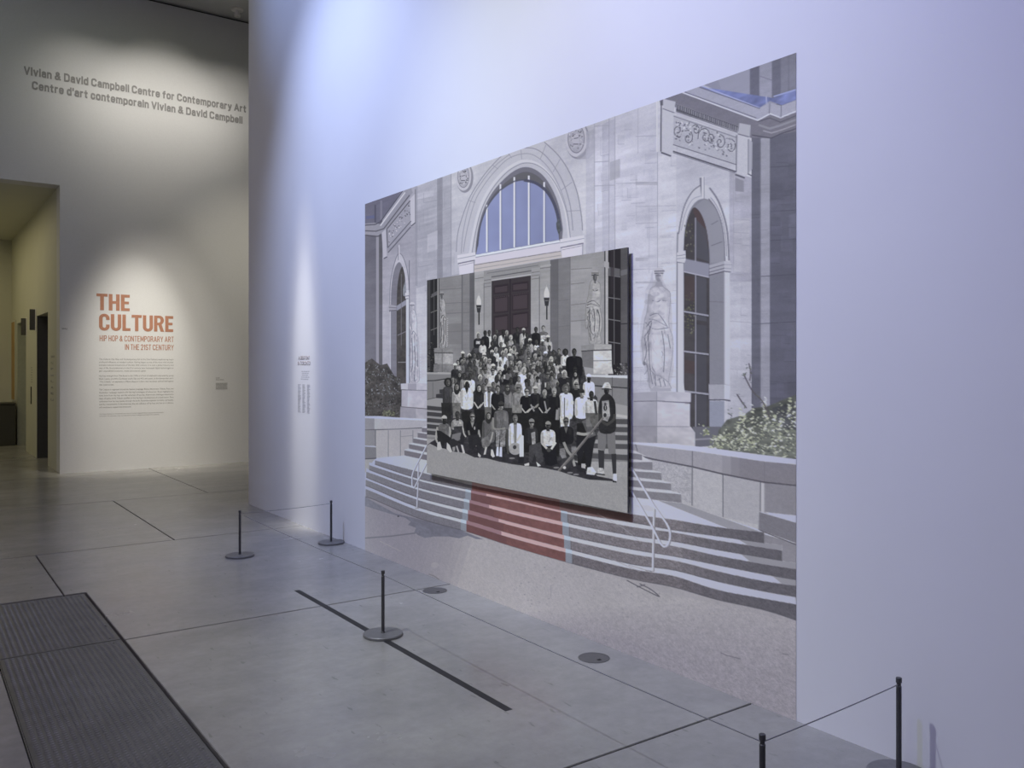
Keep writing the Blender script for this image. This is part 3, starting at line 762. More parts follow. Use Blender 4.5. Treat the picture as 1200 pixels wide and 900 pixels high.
# single blocks whose tone differs
def blocks(x0, x1, yf0, yf1, n, lo, hi, seed, c, cw=(6, 20), chh=(6, 22), sl=-.05):
    r = random.Random(seed)
    for i in range(n):
        x = r.uniform(x0, x1); w_ = r.uniform(*cw); h = r.uniform(*chh)
        xa, xb = max(x0, x - w_ / 2), min(x1, x + w_ / 2); y = r.uniform(yf0, yf1)
        k = r.uniform(lo, hi)
        A.poly([(xa, y), (xb, y + (xb - xa) * sl), (xb, y + h + (xb - xa) * sl), (xa, y + h)], tuple(min(235, q * k) for q in c), .30, ('s', .22, 'g', .03))
        if r.random() < .5: A.line([(xa, y + h), (xb, y + h + (xb - xa) * sl)], .6, tuple(q * .80 for q in c), .6)
        if r.random() < .3: A.line([(xa, y), (xa, y + h)], .6, tuple(q * .84 for q in c), .5)
blocks(489, 512, 225, 320, 16, .90, 1.08, 31, (172, 173, 187), sl=-.2)
blocks(519, 529, 215, 320, 10, .88, 1.06, 32, (170, 171, 185), sl=-.2)
# medallions
def medallion(cx, cy, rx, ry, seed):
    A.ell(cx + 1.5, cy + 1.5, rx + 1, ry + 1, (128, 128, 140), .8, None, 28)
    A.ell(cx, cy, rx, ry, (188, 188, 198), 1, ('g', .04), 28)
    A.ell(cx, cy, rx * .76, ry * .8, (120, 120, 130), 1, None, 28)
    A.ell(cx, cy, rx * .70, ry * .75, (168, 168, 178), 1, ('g', .1), 28)
    r = random.Random(seed)
    for i in range(34):
        a = r.uniform(0, 6.28); q = r.uniform(.25, .62)
        x = cx + math.cos(a) * rx * q; y = cy + math.sin(a) * ry * q
        A.line([(x, y), (x + r.uniform(-2, 2), y + r.uniform(-2, 2))], r.uniform(.7, 1.3), r.choice([(88, 88, 98), (84, 84, 92), (200, 200, 210)]))
    A.ell(cx, cy + ry * .1, rx * .3, ry * .34, (180, 180, 190))
    A.line([(cx - rx * .25, cy + ry * .3), (cx + rx * .2, cy + ry * .3)], 1.0, (90, 90, 100)); A.line([(cx - rx * .2, cy), (cx + rx * .2, cy - 1)], 0.9, (96, 96, 106))
medallion(543.3, 206.5, 9.2, 17.0, 3)
medallion(675.5, 162.5, 13.2, 21.5, 4)
A.poly([(676, 184), (692, 172), (696, 150), (697, 178), (690, 186), (677, 187)], (158, 158, 172), .7)
# great arch
def F4(p): return Z(540, 120, 6, p)
A.poly([(533, 318)] + F4(sp([(-40, 1080), (-15, 900), (55, 690), (130, 560), (225, 440), (330, 350), (430, 290), (590, 280), (685, 370), (765, 490), (822, 640), (850, 800), (862, 960)])) + [(684, 300)], (184, 185, 195), 1, ('g', .03, 'c', .04))
for pts, w_, c in (([(-30, 1050), (-15, 900), (55, 690), (130, 560), (225, 440), (330, 350), (470, 320), (560, 345), (640, 425), (720, 560), (770, 720), (790, 900)], .9, (140, 140, 150)),
                   ([(20, 1050), (45, 900), (100, 700), (170, 575), (260, 465), (350, 388), (470, 360), (560, 400), (640, 490), (705, 620), (748, 760), (765, 900)], .8, (150, 150, 160)),
                   ([(590, 280), (685, 370), (765, 490), (822, 640), (850, 800), (858, 900)], 1.0, (136, 136, 148)),
                   ([(5, 1060), (20, 900), (70, 700), (150, 560), (245, 445), (345, 366)], .8, (150, 150, 160))):
    A.line(F4(sp(pts)), w_, c)
for a_, b_ in (((60, 690), (105, 705)), ((225, 440), (265, 470)), ((330, 350), (360, 392)), ((425, 335), (430, 400)), ((600, 300), (560, 400)), ((700, 400), (650, 490)), ((785, 560), (705, 620)), ((840, 760), (750, 765))): A.line(F4([a_, b_]), .6, (146, 146, 156))
mi = sp([(65, 1080), (95, 900), (140, 735), (210, 600), (300, 492), (380, 435), (450, 412), (530, 428), (610, 492), (680, 600), (735, 750), (758, 900), (765, 980)])
A.line(F4(mi), 3.0, (200, 201, 210)); A.line(F4([(x + 10, y + 14) for x, y in mi]), .8, (138, 138, 148))
A.poly([(557.3, 299)] + F4(sp([(108, 1000), (125, 880), (165, 745), (225, 632), (305, 540), (380, 480), (450, 455), (520, 470), (590, 525), (650, 620), (695, 740), (720, 890)])) + [(659, 282), (656, 283)], (116, 116, 124), 1, ('g', .04))
A.poly([(557.3, 299)] + F4(sp([(112, 980), (135, 870), (178, 740), (240, 640), (320, 560), (400, 505), (470, 488), (545, 520), (610, 590), (660, 690), (690, 820), (700, 900)])) + [(657, 282), (656, 283)], (98, 98, 106))
gl = sp([(122, 1010), (140, 880), (172, 780), (215, 700), (270, 635), (335, 585), (400, 556), (450, 551), (520, 572), (590, 625), (640, 700), (672, 795), (688, 900)])
A.poly([(558, 298.5)] + F4(gl) + [(655.5, 281)], (138, 146, 186), 1, ('c', .10))
for xm, yt in ((185, 720), (280, 575), (378, 525), (480, 515), (588, 560)):
    x = 540 + xm / 6; A.line([(x, 120 + yt / 6), (x, 297.6 - (x - 558) * .17)], 2.0, (214, 216, 228)); A.line([(x + 1.4, 125 + yt / 6), (x + 1.4, 297.4 - (x - 558) * .17)], .7, (108, 112, 140))
A.line([(x, y) for x, y in F4(sp([(450, 548), (525, 566), (598, 618), (650, 695), (684, 790), (702, 900)]))], 3.2, (76, 78, 100), .9)
A.line(F4(sp([(120, 1010), (136, 880), (168, 775), (212, 692), (268, 626), (333, 576), (400, 548), (450, 544)])), 1.4, (84, 86, 104), .8)
A.poly(F4([(672, 850), (690, 815), (700, 850), (706, 905), (690, 930), (676, 890)]), (78, 82, 90), 1, ('m', .4))
def G(p): return Z(490, 280, 4.615, p)
A.poly(G([(312, 86), (765, 6), (768, 18), (312, 98)]), (216, 217, 226))
A.poly(G([(312, 98), (768, 18), (772, 66), (308, 140)]), (203, 200, 207)); A.line(G([(312, 100), (768, 20)]), .7, (136, 136, 146))
A.poly(G([(300, 140), (772, 66), (782, 100), (300, 182)]), (189, 184, 188)); A.line(G([(306, 141), (774, 66)]), .9, (124, 120, 126)); A.line(G([(306, 163), (776, 88)]), .7, (150, 146, 150))
for x0, x1, y0 in ((213, 312, 88), (768, 900, 2)):
    dy = (x1 - x0) * -.17
    A.poly(G([(x0, y0), (x1, y0 + dy), (x1, y0 + dy + 42), (x0, y0 + 44)]), (206, 206, 215))
    A.poly(G([(x0 + 8, y0 + 44), (x1 - 8, y0 + dy + 42), (x1 - 10, y0 + 150), (x0 + 14, y0 + 150)]), (208, 206, 212))
    A.line(G([(x0, y0 + 20), (x1, y0 + dy + 18)]), .6, (140, 140, 150)); A.line(G([(x0 + 4, y0 + 46), (x1 - 4, y0 + dy + 44)]), 1.3, (120, 118, 126)); A.line(G([(x0 + 10, y0 + 58), (x1 - 8, y0 + dy + 56)]), .7, (150, 148, 156))
    A.line(G([(x1 - 8, y0 + dy + 44), (x1 - 10, y0 + 100)]), .8, (140, 138, 144))
# wall planes right of the arch
A.poly([(687, 155), (697, 150), (697, 300), (687, 300)], (172, 173, 190), .8, sn)
A.poly([(697, 150), (714, 142), (714, 295), (697, 300)], (192, 193, 211), 1, sn)
A.poly([(706, 146), (714, 142), (714, 295), (706, 297)], (166, 167, 185), .7, sn)
A.poly([(714, 142), (721, 139), (721, 295), (714, 295)], (176, 177, 195), 1, sn)
A.poly([(721, 139), (771, 118), (771, 470), (721, 470)], (190, 191, 209), 1, sn)
A.poly([(771, 118), (793, 112), (793, 470), (771, 470)], (196, 197, 213), 1, sn)
for x in (697, 714, 721, 771): A.line([(x, 115), (x, 470)], .7, (148, 148, 162), .8)
A.poly([(715, 190), (727, 186), (727, 208), (715, 212)], (146, 147, 158), .6, ('c', .2))
for y, x0, x1 in ((148, 697, 714), (190, 697, 714), (218, 697, 721), (160, 745, 770), (215, 722, 770), (242, 745, 793), (262, 745, 771), (316, 741, 771), (380, 741, 795), (412, 741, 790), (447, 741, 762)): A.line([(x0, y), (x1, y - 1)], .8, (156, 156, 168), .8)
for y0, y1, x0, x1 in ((213, 217, 745, 771), (330, 332, 745, 772), (302, 306, 745, 760)): A.poly([(x0, y0), (x1, y0), (x1, y1), (x0, y1)], (150, 150, 160), .5, ('s', .2))
for x, y0, y1 in ((746, 205, 260), (761, 240, 320), (748, 75 + 50, 180)): A.line([(x, y0), (x, y1)], .6, (162, 162, 174), .7)
blocks(721, 770, 140, 455, 46, .90, 1.06, 33, (188, 189, 207))
blocks(771, 793, 140, 455, 18, .93, 1.06, 34, (194, 195, 211))
blocks(697, 714, 160, 290, 12, .86, 1.05, 35, (188, 189, 207), sl=-.2)
# right bay, dark return and pier
A.poly([(881, 90), (892, 90), (892, 500), (881, 500)], (100, 101, 118), 1, sn)
A.poly([(892, 90), (902.5, 90), (902.5, 500), (892, 500)], (150, 151, 168), 1, sn)
A.poly([(902.5, 60), (940, 50), (940, 500), (902.5, 500)], (96, 97, 115), 1, sn)
for y, x0, x1 in ((248, 903, 935), (282, 903, 935), (324, 892, 935), (380, 881, 935), (450, 903, 935), (196, 903, 935)): A.line([(x0, y), (x1, y - (x1 - x0) * .06)], .8, (74, 75, 92), .9)
A.poly([(925, 252), (935, 250), (935, 278), (925, 280)], (112, 113, 134), .7); A.poly([(903, 228), (935, 220), (935, 226), (903, 236)], (82, 83, 100), .6)
A.poly([(793, 105), (881, 130), (881, 500), (793, 500)], (188, 189, 205), 1, sn)
A.poly([(855, 200), (881, 208), (881, 330), (855, 330)], (160, 160, 178), .8, sn)
A.poly([(868, 208), (881, 212), (881, 500), (868, 500)], (158, 158, 176), .55, sn)
A.poly([(853, 330), (881, 330), (881, 500), (853, 500)], (176, 177, 193), .7, sn)
A.poly([(860, 256), (879, 256), (879, 320), (860, 318)], (172, 172, 184), .6, sn); A.line([(860, 200), (860, 318)], .7, (160, 160, 172)); A.line([(861, 257), (879, 258)], .8, (156, 156, 168))
A.poly([(862, 208), (872, 212), (872, 225), (862, 224)], (132, 132, 146), .8)
for y, x0, x1 in ((322, 862, 879), (376, 851, 880), (432, 852, 880), (228, 862, 879)): A.line([(x0, y), (x1, y + 2)], .7, (158, 158, 170), .8)
blocks(903, 934, 170, 470, 34, .84, 1.16, 36, (96, 97, 116), sl=.02)
blocks(881, 891, 180, 470, 12, .86, 1.14, 37, (100, 101, 118)); blocks(892, 902, 180, 470, 12, .90, 1.08, 38, (150, 151, 168))
blocks(856, 880, 225, 480, 18, .92, 1.08, 39, (172, 173, 189), sl=.05)
# attic and cornice of the right bay
def C(p): return Z(740, 60, 6, p)
A.poly(C([(420, 200), (1190, -20), (1190, 330), (900, 400)]), (140, 141, 164), 1, ('s', .04, 'g', .03))
A.poly(C([(600, 170), (835, 100), (835, 330), (640, 290)]), (150, 151, 174), .8, ('s', .05)); 
A.poly(C([(835, 110), (903, 90), (903, 385), (835, 330)]), (106, 107, 128), 1, sn)
A.poly(C([(903, 90), (990, 65), (990, 340), (903, 380)]), (152, 153, 176), 1, sn); A.line(C([(903, 175), (990, 205)]), .8, (112, 112, 136))
A.poly(C([(990, 65), (1050, 45), (1050, 330), (990, 345)]), (110, 111, 132), 1, sn); A.poly(C([(1050, 45), (1190, 0), (1190, 260), (1050, 310)]), (128, 129, 150), 1, sn)
for x in (1050, 1108): A.line(C([(x, 20), (x, 290)]), .7, (98, 98, 120))
A.poly(C([(480, 248), (1000, 330), (1190, 255), (1190, 330), (1060, 380), (975, 350), (900, 400), (520, 285)]), (112, 120, 168), 1, ('m', .25))
A.line(C([(500, 245), (640, 300), (760, 345), (900, 398)]), 1.3, (168, 174, 214)); A.line(C([(1000, 320), (1190, 262)]), 1.6, (150, 158, 204)); A.line(C([(950, 320), (955, 385)]), 1.0, (176, 180, 214))
A.poly(C([(340, 298), (480, 250), (900, 402), (975, 362), (1055, 384), (1190, 332), (1190, 420), (1050, 470), (975, 445), (890, 490)]), (160, 161, 182), 1, ('g', .04, 's', .04))
A.line(C([(362, 292), (890, 488), (975, 440), (1050, 468), (1190, 410)]), 1.6, (198, 200, 220)); A.line(C([(372, 286), (880, 470)]), .8, (96, 97, 118)); A.line(C([(480, 254), (905, 404)]), .9, (92, 93, 116)); A.line(C([(975, 365), (972, 440)]), .9, (104, 105, 126)); A.line(C([(1055, 385), (1052, 466)]), .9, (104, 105, 126))
A.poly(C([(200, 345), (300, 300), (360, 296), (890, 492), (975, 448), (1050, 474), (1190, 420), (1190, 560), (1050, 585), (985, 612), (840, 610), (760, 545), (320, 395), (205, 380)]), (118, 117, 132), 1, ('g', .05, 's', .06))
A.poly(C([(315, 368), (755, 528), (755, 545), (315, 390)]), (140, 139, 150)); A.poly(C([(315, 372), (755, 530), (752, 566), (315, 420)]), (84, 84, 98))
for i in range(30):
    t = i / 29; x = 322 + t * 425; y = 376 + t * 158
    A.line(C([(x, y), (x, y + 30)]), .85, (164, 164, 178))
A.line(C([(305, 432), (742, 590)]), 1.8, (176, 176, 192)); A.line(C([(315, 424), (750, 572)]), .8, (80, 80, 94))
A.line(C([(900, 520), (975, 545), (1055, 520), (1190, 470)]), 2.5, (140, 140, 154)); A.line(C([(930, 560), (985, 575), (1055, 555), (1190, 505)]), 1.5, (154, 153, 166)); A.line(C([(850, 590), (985, 612), (1055, 580), (1190, 535)]), 1.2, (78, 78, 94)); A.line(C([(890, 497), (975, 470), (1050, 500), (1190, 440)]), 1.0, (86, 86, 102))
A.poly(C([(225, 335), (312, 355), (302, 432), (225, 405)]), (180, 181, 196)); A.poly(C([(215, 400), (302, 432), (296, 700), (285, 726), (210, 706)]), (186, 187, 201), 1, ('g', .03))
A.line(C([(212, 350), (209, 706)]), 1.3, (76, 76, 92)); A.line(C([(222, 404), (304, 434)]), .9, (106, 106, 122)); A.line(C([(210, 712), (280, 738)]), 1.8, (84, 84, 100)); A.line(C([(182, 355), (182, 710)]), 1.6, (204, 205, 220))
A.poly(C([(298, 446), (742, 600), (742, 790), (296, 655)]), (172, 173, 188), 1, ('g', .05))
r = random.Random(21)
for cx, cy, q in ((330, 560, 42), (400, 610, 50), (455, 555, 35), (520, 600, 62), (565, 610, 35), (625, 640, 48), (700, 670, 46)):
    n = 15; s0 = r.uniform(0, 6)
    for off, col in ((2.5, (206, 207, 220)), (0, (84, 84, 98))):
        A.line(C([(cx + off + q * (1 - k / n) * math.cos(s0 + k * .62) * .85, cy + off + q * (1 - k / n) * math.sin(s0 + k * .62) * 1.15) for k in range(n)]), 1.0, col)
for i in range(110):
    t = r.random(); x = 305 + t * 425; y = 478 + t * 140 + r.uniform(0, 150)
    if y > 640 + t * 110: continue
    A.line(C([(x, y), (x + r.uniform(-12, 12), y + r.uniform(-16, 16))]), r.uniform(.7, 1.5), r.choice([(92, 92, 106), (208, 209, 222), (104, 104, 118), (88, 88, 100)]))
A.line(C([(298, 457), (742, 608)]), .8, (110, 110, 126)); A.line(C([(742, 590), (740, 850)]), 1.4, (104, 104, 120))
A.line(C([(294, 657), (740, 798)]), .9, (94, 94, 108)); A.line(C([(294, 704), (738, 848)]), 1.5, (74, 74, 90)); A.line(C([(294, 714), (730, 856)]), .8, (110, 110, 126))
A.poly(C([(760, 505), (840, 520), (835, 602), (752, 580)]), (170, 171, 186)); A.poly(C([(748, 585), (828, 602), (822, 868), (800, 880), (742, 862)]), (184, 185, 200), 1, ('g', .03)); A.line(C([(750, 582), (830, 604)]), 1.0, (96, 96, 112))
A.poly(C([(824, 610), (852, 640), (850, 830), (820, 860)]), (164, 165, 182)); A.line(C([(824, 620), (822, 862)]), .8, (108, 108, 124)); A.line(C([(820, 862), (850, 878)]), 1.2, (80, 80, 96)); A.line(C([(732, 868), (800, 892)]), 1.8, (84, 84, 100))
# tall window of the right bay
def D(p): return Z(740, 200, 6, p)
A.poly(D(sp([(316, 1560), (318, 580), (330, 430), (365, 260), (425, 140), (495, 88)])) + D(sp([(550, 112), (612, 200), (655, 310), (682, 440), (694, 640), (694, 1560)])), (191, 192, 204), 1, ('g', .02, 'c', .04))
A.line(D(sp([(322, 1860), (324, 580), (336, 430), (370, 262), (428, 150), (492, 100)])), 1.4, (124, 124, 140)); A.line(D(sp([(352, 420), (380, 300), (430, 205), (492, 178)])), .7, (150, 150, 164))
A.line(D(sp([(552, 122), (608, 205), (650, 315), (677, 440), (688, 630)])), 1.8, (122, 122, 138)); A.line(D(sp([(545, 200), (590, 260), (628, 350), (650, 470), (658, 640)])), 1.5, (110, 110, 126)); A.line(D(sp([(560, 190), (602, 250), (640, 340), (664, 470), (670, 600)])), .8, (140, 140, 154))
A.poly(D([(484, 46), (510, 40), (510, 198), (494, 198)]), (196, 197, 210)); A.poly(D([(482, 50), (494, 48), (494, 195), (484, 90)]), (104, 104, 120)); A.line(D([(511, 45), (513, 198)]), .7, (130, 130, 144))
A.poly(D([(370, 1840)] + sp([(368, 560), (375, 430), (400, 310), (440, 235), (490, 200), (540, 205), (590, 265), (628, 360), (648, 470), (654, 600)]) + [(654, 1560), (550, 1560)]), (132, 133, 146), 1, ('g', .03, 'c', .08))
A.poly(D(sp([(450, 250), (520, 205), (590, 265), (628, 360), (648, 470), (654, 640)]) + [(560, 650), (548, 540), (520, 400), (480, 310)]), (146, 147, 158), .7, ('c', .1))
A.line(D([(562, 380), (612, 352)]), .8, (108, 108, 120)); A.line(D([(562, 528), (640, 500)]), .8, (104, 104, 116)); A.line(D([(552, 920), (652, 925)]), .6, (110, 110, 122))
A.poly(D([(370, 1900)] + sp([(370, 560), (378, 430), (402, 330), (436, 262), (470, 275), (505, 335), (532, 430), (548, 560), (550, 700)]) + [(551, 1900)]), (70, 68, 74), 1, ('m', .12, 'c', .2))
A.poly(D(sp([(436, 262), (470, 275), (505, 335), (532, 430), (545, 540)]) + [(500, 450), (470, 360), (440, 300)]), (82, 68, 72), .8)
A.poly(D([(456, 340), (530, 420), (546, 640), (456, 610)]), (82, 83, 96), .8); A.poly(D([(458, 740), (530, 760), (530, 1060), (458, 1050)]), (84, 85, 98), .8); A.poly(D([(458, 1080), (530, 1090), (530, 1900), (458, 1900)]), (78, 79, 92), .7)
r = random.Random(5)
for i in range(70):
    x, y = r.uniform(376, 444), r.choice([r.uniform(360, 620), r.uniform(860, 980), r.uniform(1000, 1150)])
    A.ell(*D([(x, y)])[0], r.uniform(.5, 1.1), r.uniform(.6, 1.5), r.choice([(104, 108, 84), (128, 128, 120), (92, 96, 78)]), .8, None, 6)
A.poly(D([(376, 740), (446, 745), (446, 920), (376, 900)]), (78, 66, 68), .6); A.poly(D([(376, 1330), (446, 1340), (446, 1430), (376, 1420)]), (80, 66, 68), .6)
A.poly(D([(370, 614), (548, 652), (548, 750), (370, 712)]), (140, 141, 160)); A.line(D([(370, 616), (548, 654)]), .8, (92, 92, 108)); A.line(D([(370, 710), (548, 750)]), 1.4, (170, 171, 190))
A.line(D([(452, 330), (452, 640)]), 1.1, (168, 169, 186)); A.line(D([(453, 725), (453, 1900)]), 1.1, (160, 161, 178))
for y0, y1 in ((990, 1020), (1270, 1292), (1550, 1572)): A.line(D([(370, y0), (545, y1)]), 2.0, (154, 155, 172)); A.line(D([(370, y0 + 9), (545, y1 + 9)]), .7, (60, 60, 70))
A.poly(D([(322, 575), (382, 560), (384, 625), (376, 650), (322, 640)]), (192, 193, 206)); A.line(D([(320, 600), (382, 590)]), .7, (130, 130, 146)); A.line(D([(322, 620), (382, 612)]), .7, (140, 140, 154)); A.line(D([(322, 644), (376, 652)]), .9, (112, 112, 128))
A.poly(D([(330, 650), (368, 650), (368, 1490), (378, 1560), (330, 1560)]), (190, 191, 204))
A.poly(D([(548, 665), (655, 635), (706, 645), (700, 715), (655, 712), (550, 735)]), (164, 165, 180)); A.line(D([(548, 690), (655, 660), (706, 662)]), .8, (96, 96, 112)); A.line(D([(548, 715), (655, 686), (702, 690)]), .9, (96, 96, 112)); A.line(D([(550, 735), (655, 708), (698, 712)]), 1.2, (86, 86, 102)); A.poly(D([(655, 636), (706, 646), (702, 712), (655, 706)]), (192, 193, 206), .6)
A.poly(D([(545, 1500), (655, 1498), (700, 1510), (695, 1615), (548, 1610)]), (160, 161, 176), 1, ('g', .03)); A.line(D([(548, 1612), (655, 1612), (696, 1618)]), 1.3, (76, 76, 90)); A.line(D([(545, 1502), (655, 1500)]), .7, (120, 120, 134)); A.poly(D([(655, 1503), (698, 1512), (694, 1608), (655, 1606)]), (190, 191, 204))
A.poly(D([(550, 1620), (655, 1620), (655, 1790), (600, 1850), (550, 1880)]), (142, 146, 166), 1, ('g', .03))
A.line(D([(655, 720), (655, 1500)]), .8, (150, 150, 164))
# bay ledge, planter ground
A.poly([(812, 500), (845, 500), (845, 522), (812, 524)], (104, 105, 116), 1); A.line([(815, 515), (833, 514)], 2, (138, 138, 150))
# statue, right
def statue(Pn, pts, head, fold, base, hi, lo, sc=1.0):
    Pn.poly(sp(pts, 4, True), base, 1, ('g', .05, 'm', .12))
    ys = [p[1] for p in pts]; xs = [p[0] for p in pts]; y0_, y1_ = min(ys), max(ys); cx_ = sum(xs) / len(xs); wd = (max(xs) - min(xs)) / 2
    q_ = np.asarray(pts); c0 = q_.mean(0)
    Pn.poly(sp([tuple(c0 + (p - c0) * np.array([.82, .97]) + np.array([-wd * .16, 0])) for p in q_], 4, True), tuple(c * .86 for c in base), .55, ('m', .25))
    Pn.poly(sp([tuple(c0 + (p - c0) * np.array([.55, .93]) + np.array([wd * .18, 0])) for p in q_], 4, True), tuple(min(225, c * 1.07) for c in base), .6, ('m', .2))
    Pn.line(sp(pts + [pts[0]], 4), .7 * sc, tuple(c * .72 for c in base), .7)
    rs = random.Random(int(cx_))
    for i in range(int(26 * sc)):   # drapery: short strokes that run down the figure
        x = cx_ + rs.uniform(-.75, .75) * wd; t = rs.random(); y = y0_ + (y1_ - y0_) * (.38 + .58 * t); l = (y1_ - y0_) * rs.uniform(.04, .13)
        Pn.line(sp([(x, y), (x + rs.uniform(-.12, .12) * wd, y + l * .5), (x + rs.uniform(-.2, .2) * wd, y + l)], 3), rs.uniform(.6, 1.3) * sc, rs.choice([lo, tuple(c * .8 for c in base), hi, tuple(c * .72 for c in base)]), .5)
    for i in range(int(12 * sc)):
        x = cx_ + rs.uniform(-.6, .6) * wd; y = y0_ + (y1_ - y0_) * rs.uniform(.04, .32)
        Pn.ell(x, y, wd * .22, (y1_ - y0_) * .022, rs.choice([tuple(c * .82 for c in base), hi]), .35)
    for f in fold: Pn.line(sp(f, 4), .95 * sc, lo, .75); Pn.line([(x + 1.2 * sc, y + .6) for x, y in sp(f, 4)], .9 * sc, hi, .45)
    hx, hy, hr, hh = head
    Pn.ell(hx, hy, hr, hh, tuple(int(c * .90) for c in base), 1, ('g', .05)); Pn.ell(hx + hr * .35, hy + hh * .1, hr * .55, hh * .7, hi, .5)
    Pn.poly([(hx - hr * 1.4, hy - hh * .75), (hx - hr * .4, hy - hh * 1.25), (hx + hr * .8, hy - hh * 1.2), (hx + hr * 1.45, hy - hh * .65), (hx + hr, hy - hh * .35), (hx - hr * .9, hy - hh * .3)], base)
    Pn.line([(hx - hr * 1.1, hy - hh * .35), (hx + hr * 1.1, hy - hh * .35)], 1.2 * sc, lo)
    Pn.line([(hx - hr * .5, hy), (hx + hr * .3, hy)], .9 * sc, lo, .8); Pn.line([(hx - hr * .3, hy + hh * .5), (hx + hr * .3, hy + hh * .5)], .7 * sc, lo, .7)
Bst = (184, 184, 194)
A.poly([(763, 338), (767, 328), (777, 328), (783, 340), (787, 352), (789, 400), (790, 430), (786, 452), (782, 456), (770, 456)], (150, 150, 162), .35)
A.poly([(758, 322), (764, 312), (781, 312), (784, 322), (790, 342), (791, 400), (755, 400), (752, 372), (757, 345)], (158, 159, 176), .0, ('c', .1))
A.poly(sp([(765, 316), (762, 330), (757, 340), (756, 356), (752, 372), (750, 400), (752, 424), (756, 432), (762, 458), (770, 458), (764, 400), (766, 340)], 3, True), (160, 161, 178), .45, ('c', .1))
statue(A, [(770.5, 330), (768, 335), (762, 340), (760, 356), (758, 368), (756, 374), (754, 388), (752, 402), (754, 415), (754, 426), (758, 428), (761, 444), (764, 456), (786, 456), (784, 446), (788, 420), (789, 398), (784, 380), (785, 366), (786, 350), (785, 342), (777.5, 336), (775, 330)],
       (772.5, 323, 4.8, 7.6), [[(762, 370), (772, 368), (782, 382)], [(761, 374), (770, 376), (783, 383)], [(757, 378), (762, 384), (756, 394)], [(760, 380), (768, 386), (784, 384)], [(765, 352), (770, 354), (774, 352)], [(777, 352), (781, 353)], [(756, 396), (758, 412), (755, 424)],
        [(760, 388), (761, 410), (762, 430), (767, 438), (776, 442), (784, 448)], [(776, 388), (779, 410), (778, 436)], [(783, 392), (786, 408)], [(762, 432), (765, 450)], [(768, 440), (769, 452)], [(773, 443), (775, 453)], [(778, 445), (780, 452)], [(758, 383), (764, 376), (761, 392)]], Bst, (210, 210, 219), (92, 92, 106))
A.ell(772.3, 325, 3.2, 5.4, (140, 140, 152), .8, ('m', .2)); A.ell(774.3, 324, 1.6, 4.0, (188, 188, 198), .6); A.line([(767, 318), (779, 317.5)], 1.5, (112, 112, 126), .9); A.line([(769, 323), (775, 323)], .9, (104, 104, 116)); A.poly([(769.5, 330), (776, 330), (777, 336), (769, 336)], (150, 150, 162), .9)
A.ell(755.5, 426, 1.6, 2.4, (120, 120, 130)); A.poly([(764, 455), (786, 455), (787, 458.5), (763, 458.5)], (164, 164, 176)); A.ell(778, 361, 4.5, 6, (196, 196, 206), .6); A.ell(768, 359, 4, 7, (196, 196, 206), .5)
A.poly([(764, 392), (774, 392), (776, 430), (768, 436), (764, 428)], (198, 198, 208), .6)
# pedestal, right
A.poly([(741, 460), (771, 458.5), (810, 460), (810, 471), (803, 472.5), (770, 470), (742, 470)], (176, 176, 186), 1, ('m', .08, 'c', .2)); A.poly([(741, 460.5), (770, 459), (770, 470), (742, 470)], (150, 150, 160), .6)
A.line([(743, 470.5), (770, 470), (808, 472)], 1.2, (112, 110, 118)); A.poly([(742, 471), (770, 470.5), (770, 500), (742, 500)], (158, 158, 168), 1, ('m', .07, 'c', .25)); A.poly([(770, 470.5), (809, 473), (809, 500), (770, 500)], (184, 183, 190), 1, ('m', .07, 'c', .25))
A.poly([(741, 500), (770, 499), (770, 520), (741, 519)], (150, 149, 158), 1, ('m', .10, 'c', .3)); A.poly([(770, 499.5), (810, 500), (815, 507), (815, 523), (770, 521)], (180, 179, 186), 1, ('m', .10, 'c', .3)); A.line([(741, 499.5), (808, 500)], .8, (128, 126, 132), .8); A.line([(770, 459), (770, 520)], .6, (130, 130, 138))
# foliage, right
A.poly([(842, 505), (852, 492), (872, 486), (884, 478), (900, 476), (914, 470), (934, 462), (936, 545), (840, 530)], (86, 90, 86), .85, ('m', .4))
A.poly([(905, 478), (934, 470), (934, 505), (915, 500)], (72, 74, 82), .8, ('m', .3))
r = random.Random(8)
def leaf(Pn, x, y, L, ang, col, w=.42):
    dx, dy = math.cos(ang) * L, math.sin(ang) * L
    Pn.poly([(x - dx, y - dy), (x - dy * w, y + dx * w), (x + dx, y + dy), (x + dy * w, y - dx * w)], col)
for i in range(760):
    x = r.uniform(831, 935); t = (x - 831) / 104
    top = 512 - 40 * t + 8 * math.sin(x * .5) + (0 if x > 848 else 12)
    y = r.uniform(top, 523 + t * 15)
    leaf(A, x, y, r.uniform(1.1, 2.6), r.uniform(-.9, .9) + (0 if r.random() < .5 else 3.1), r.choice([(172, 176, 166), (146, 151, 138), (118, 123, 114), (194, 196, 190), (88, 92, 90), (70, 73, 76), (80, 84, 84), (158, 162, 150)]))
for bx, by, ty in ((868, 520, 478), (882, 525, 470), (897, 500, 466), (908, 530, 482), (926, 520, 466), (933, 500, 470), (845, 516, 510), (915, 535, 490), (872, 520, 484)):
    for i in range(26):
        t = r.random(); y = by + (ty - by) * t; x = bx + r.uniform(-5, 5) * (1.1 - t)
        leaf(A, x, y, r.uniform(1.6, 3.0), r.uniform(-.8, .8), r.choice([(206, 208, 200), (188, 191, 178), (164, 169, 152)]))
for pts in ([(872, 439), (876, 447), (882, 458), (890, 466), (896, 474), (903, 490)], [(864, 462), (869, 470), (875, 478)], [(878, 426), (880, 436), (879, 446)]): A.line(sp(pts), 1.4, (88, 84, 92))
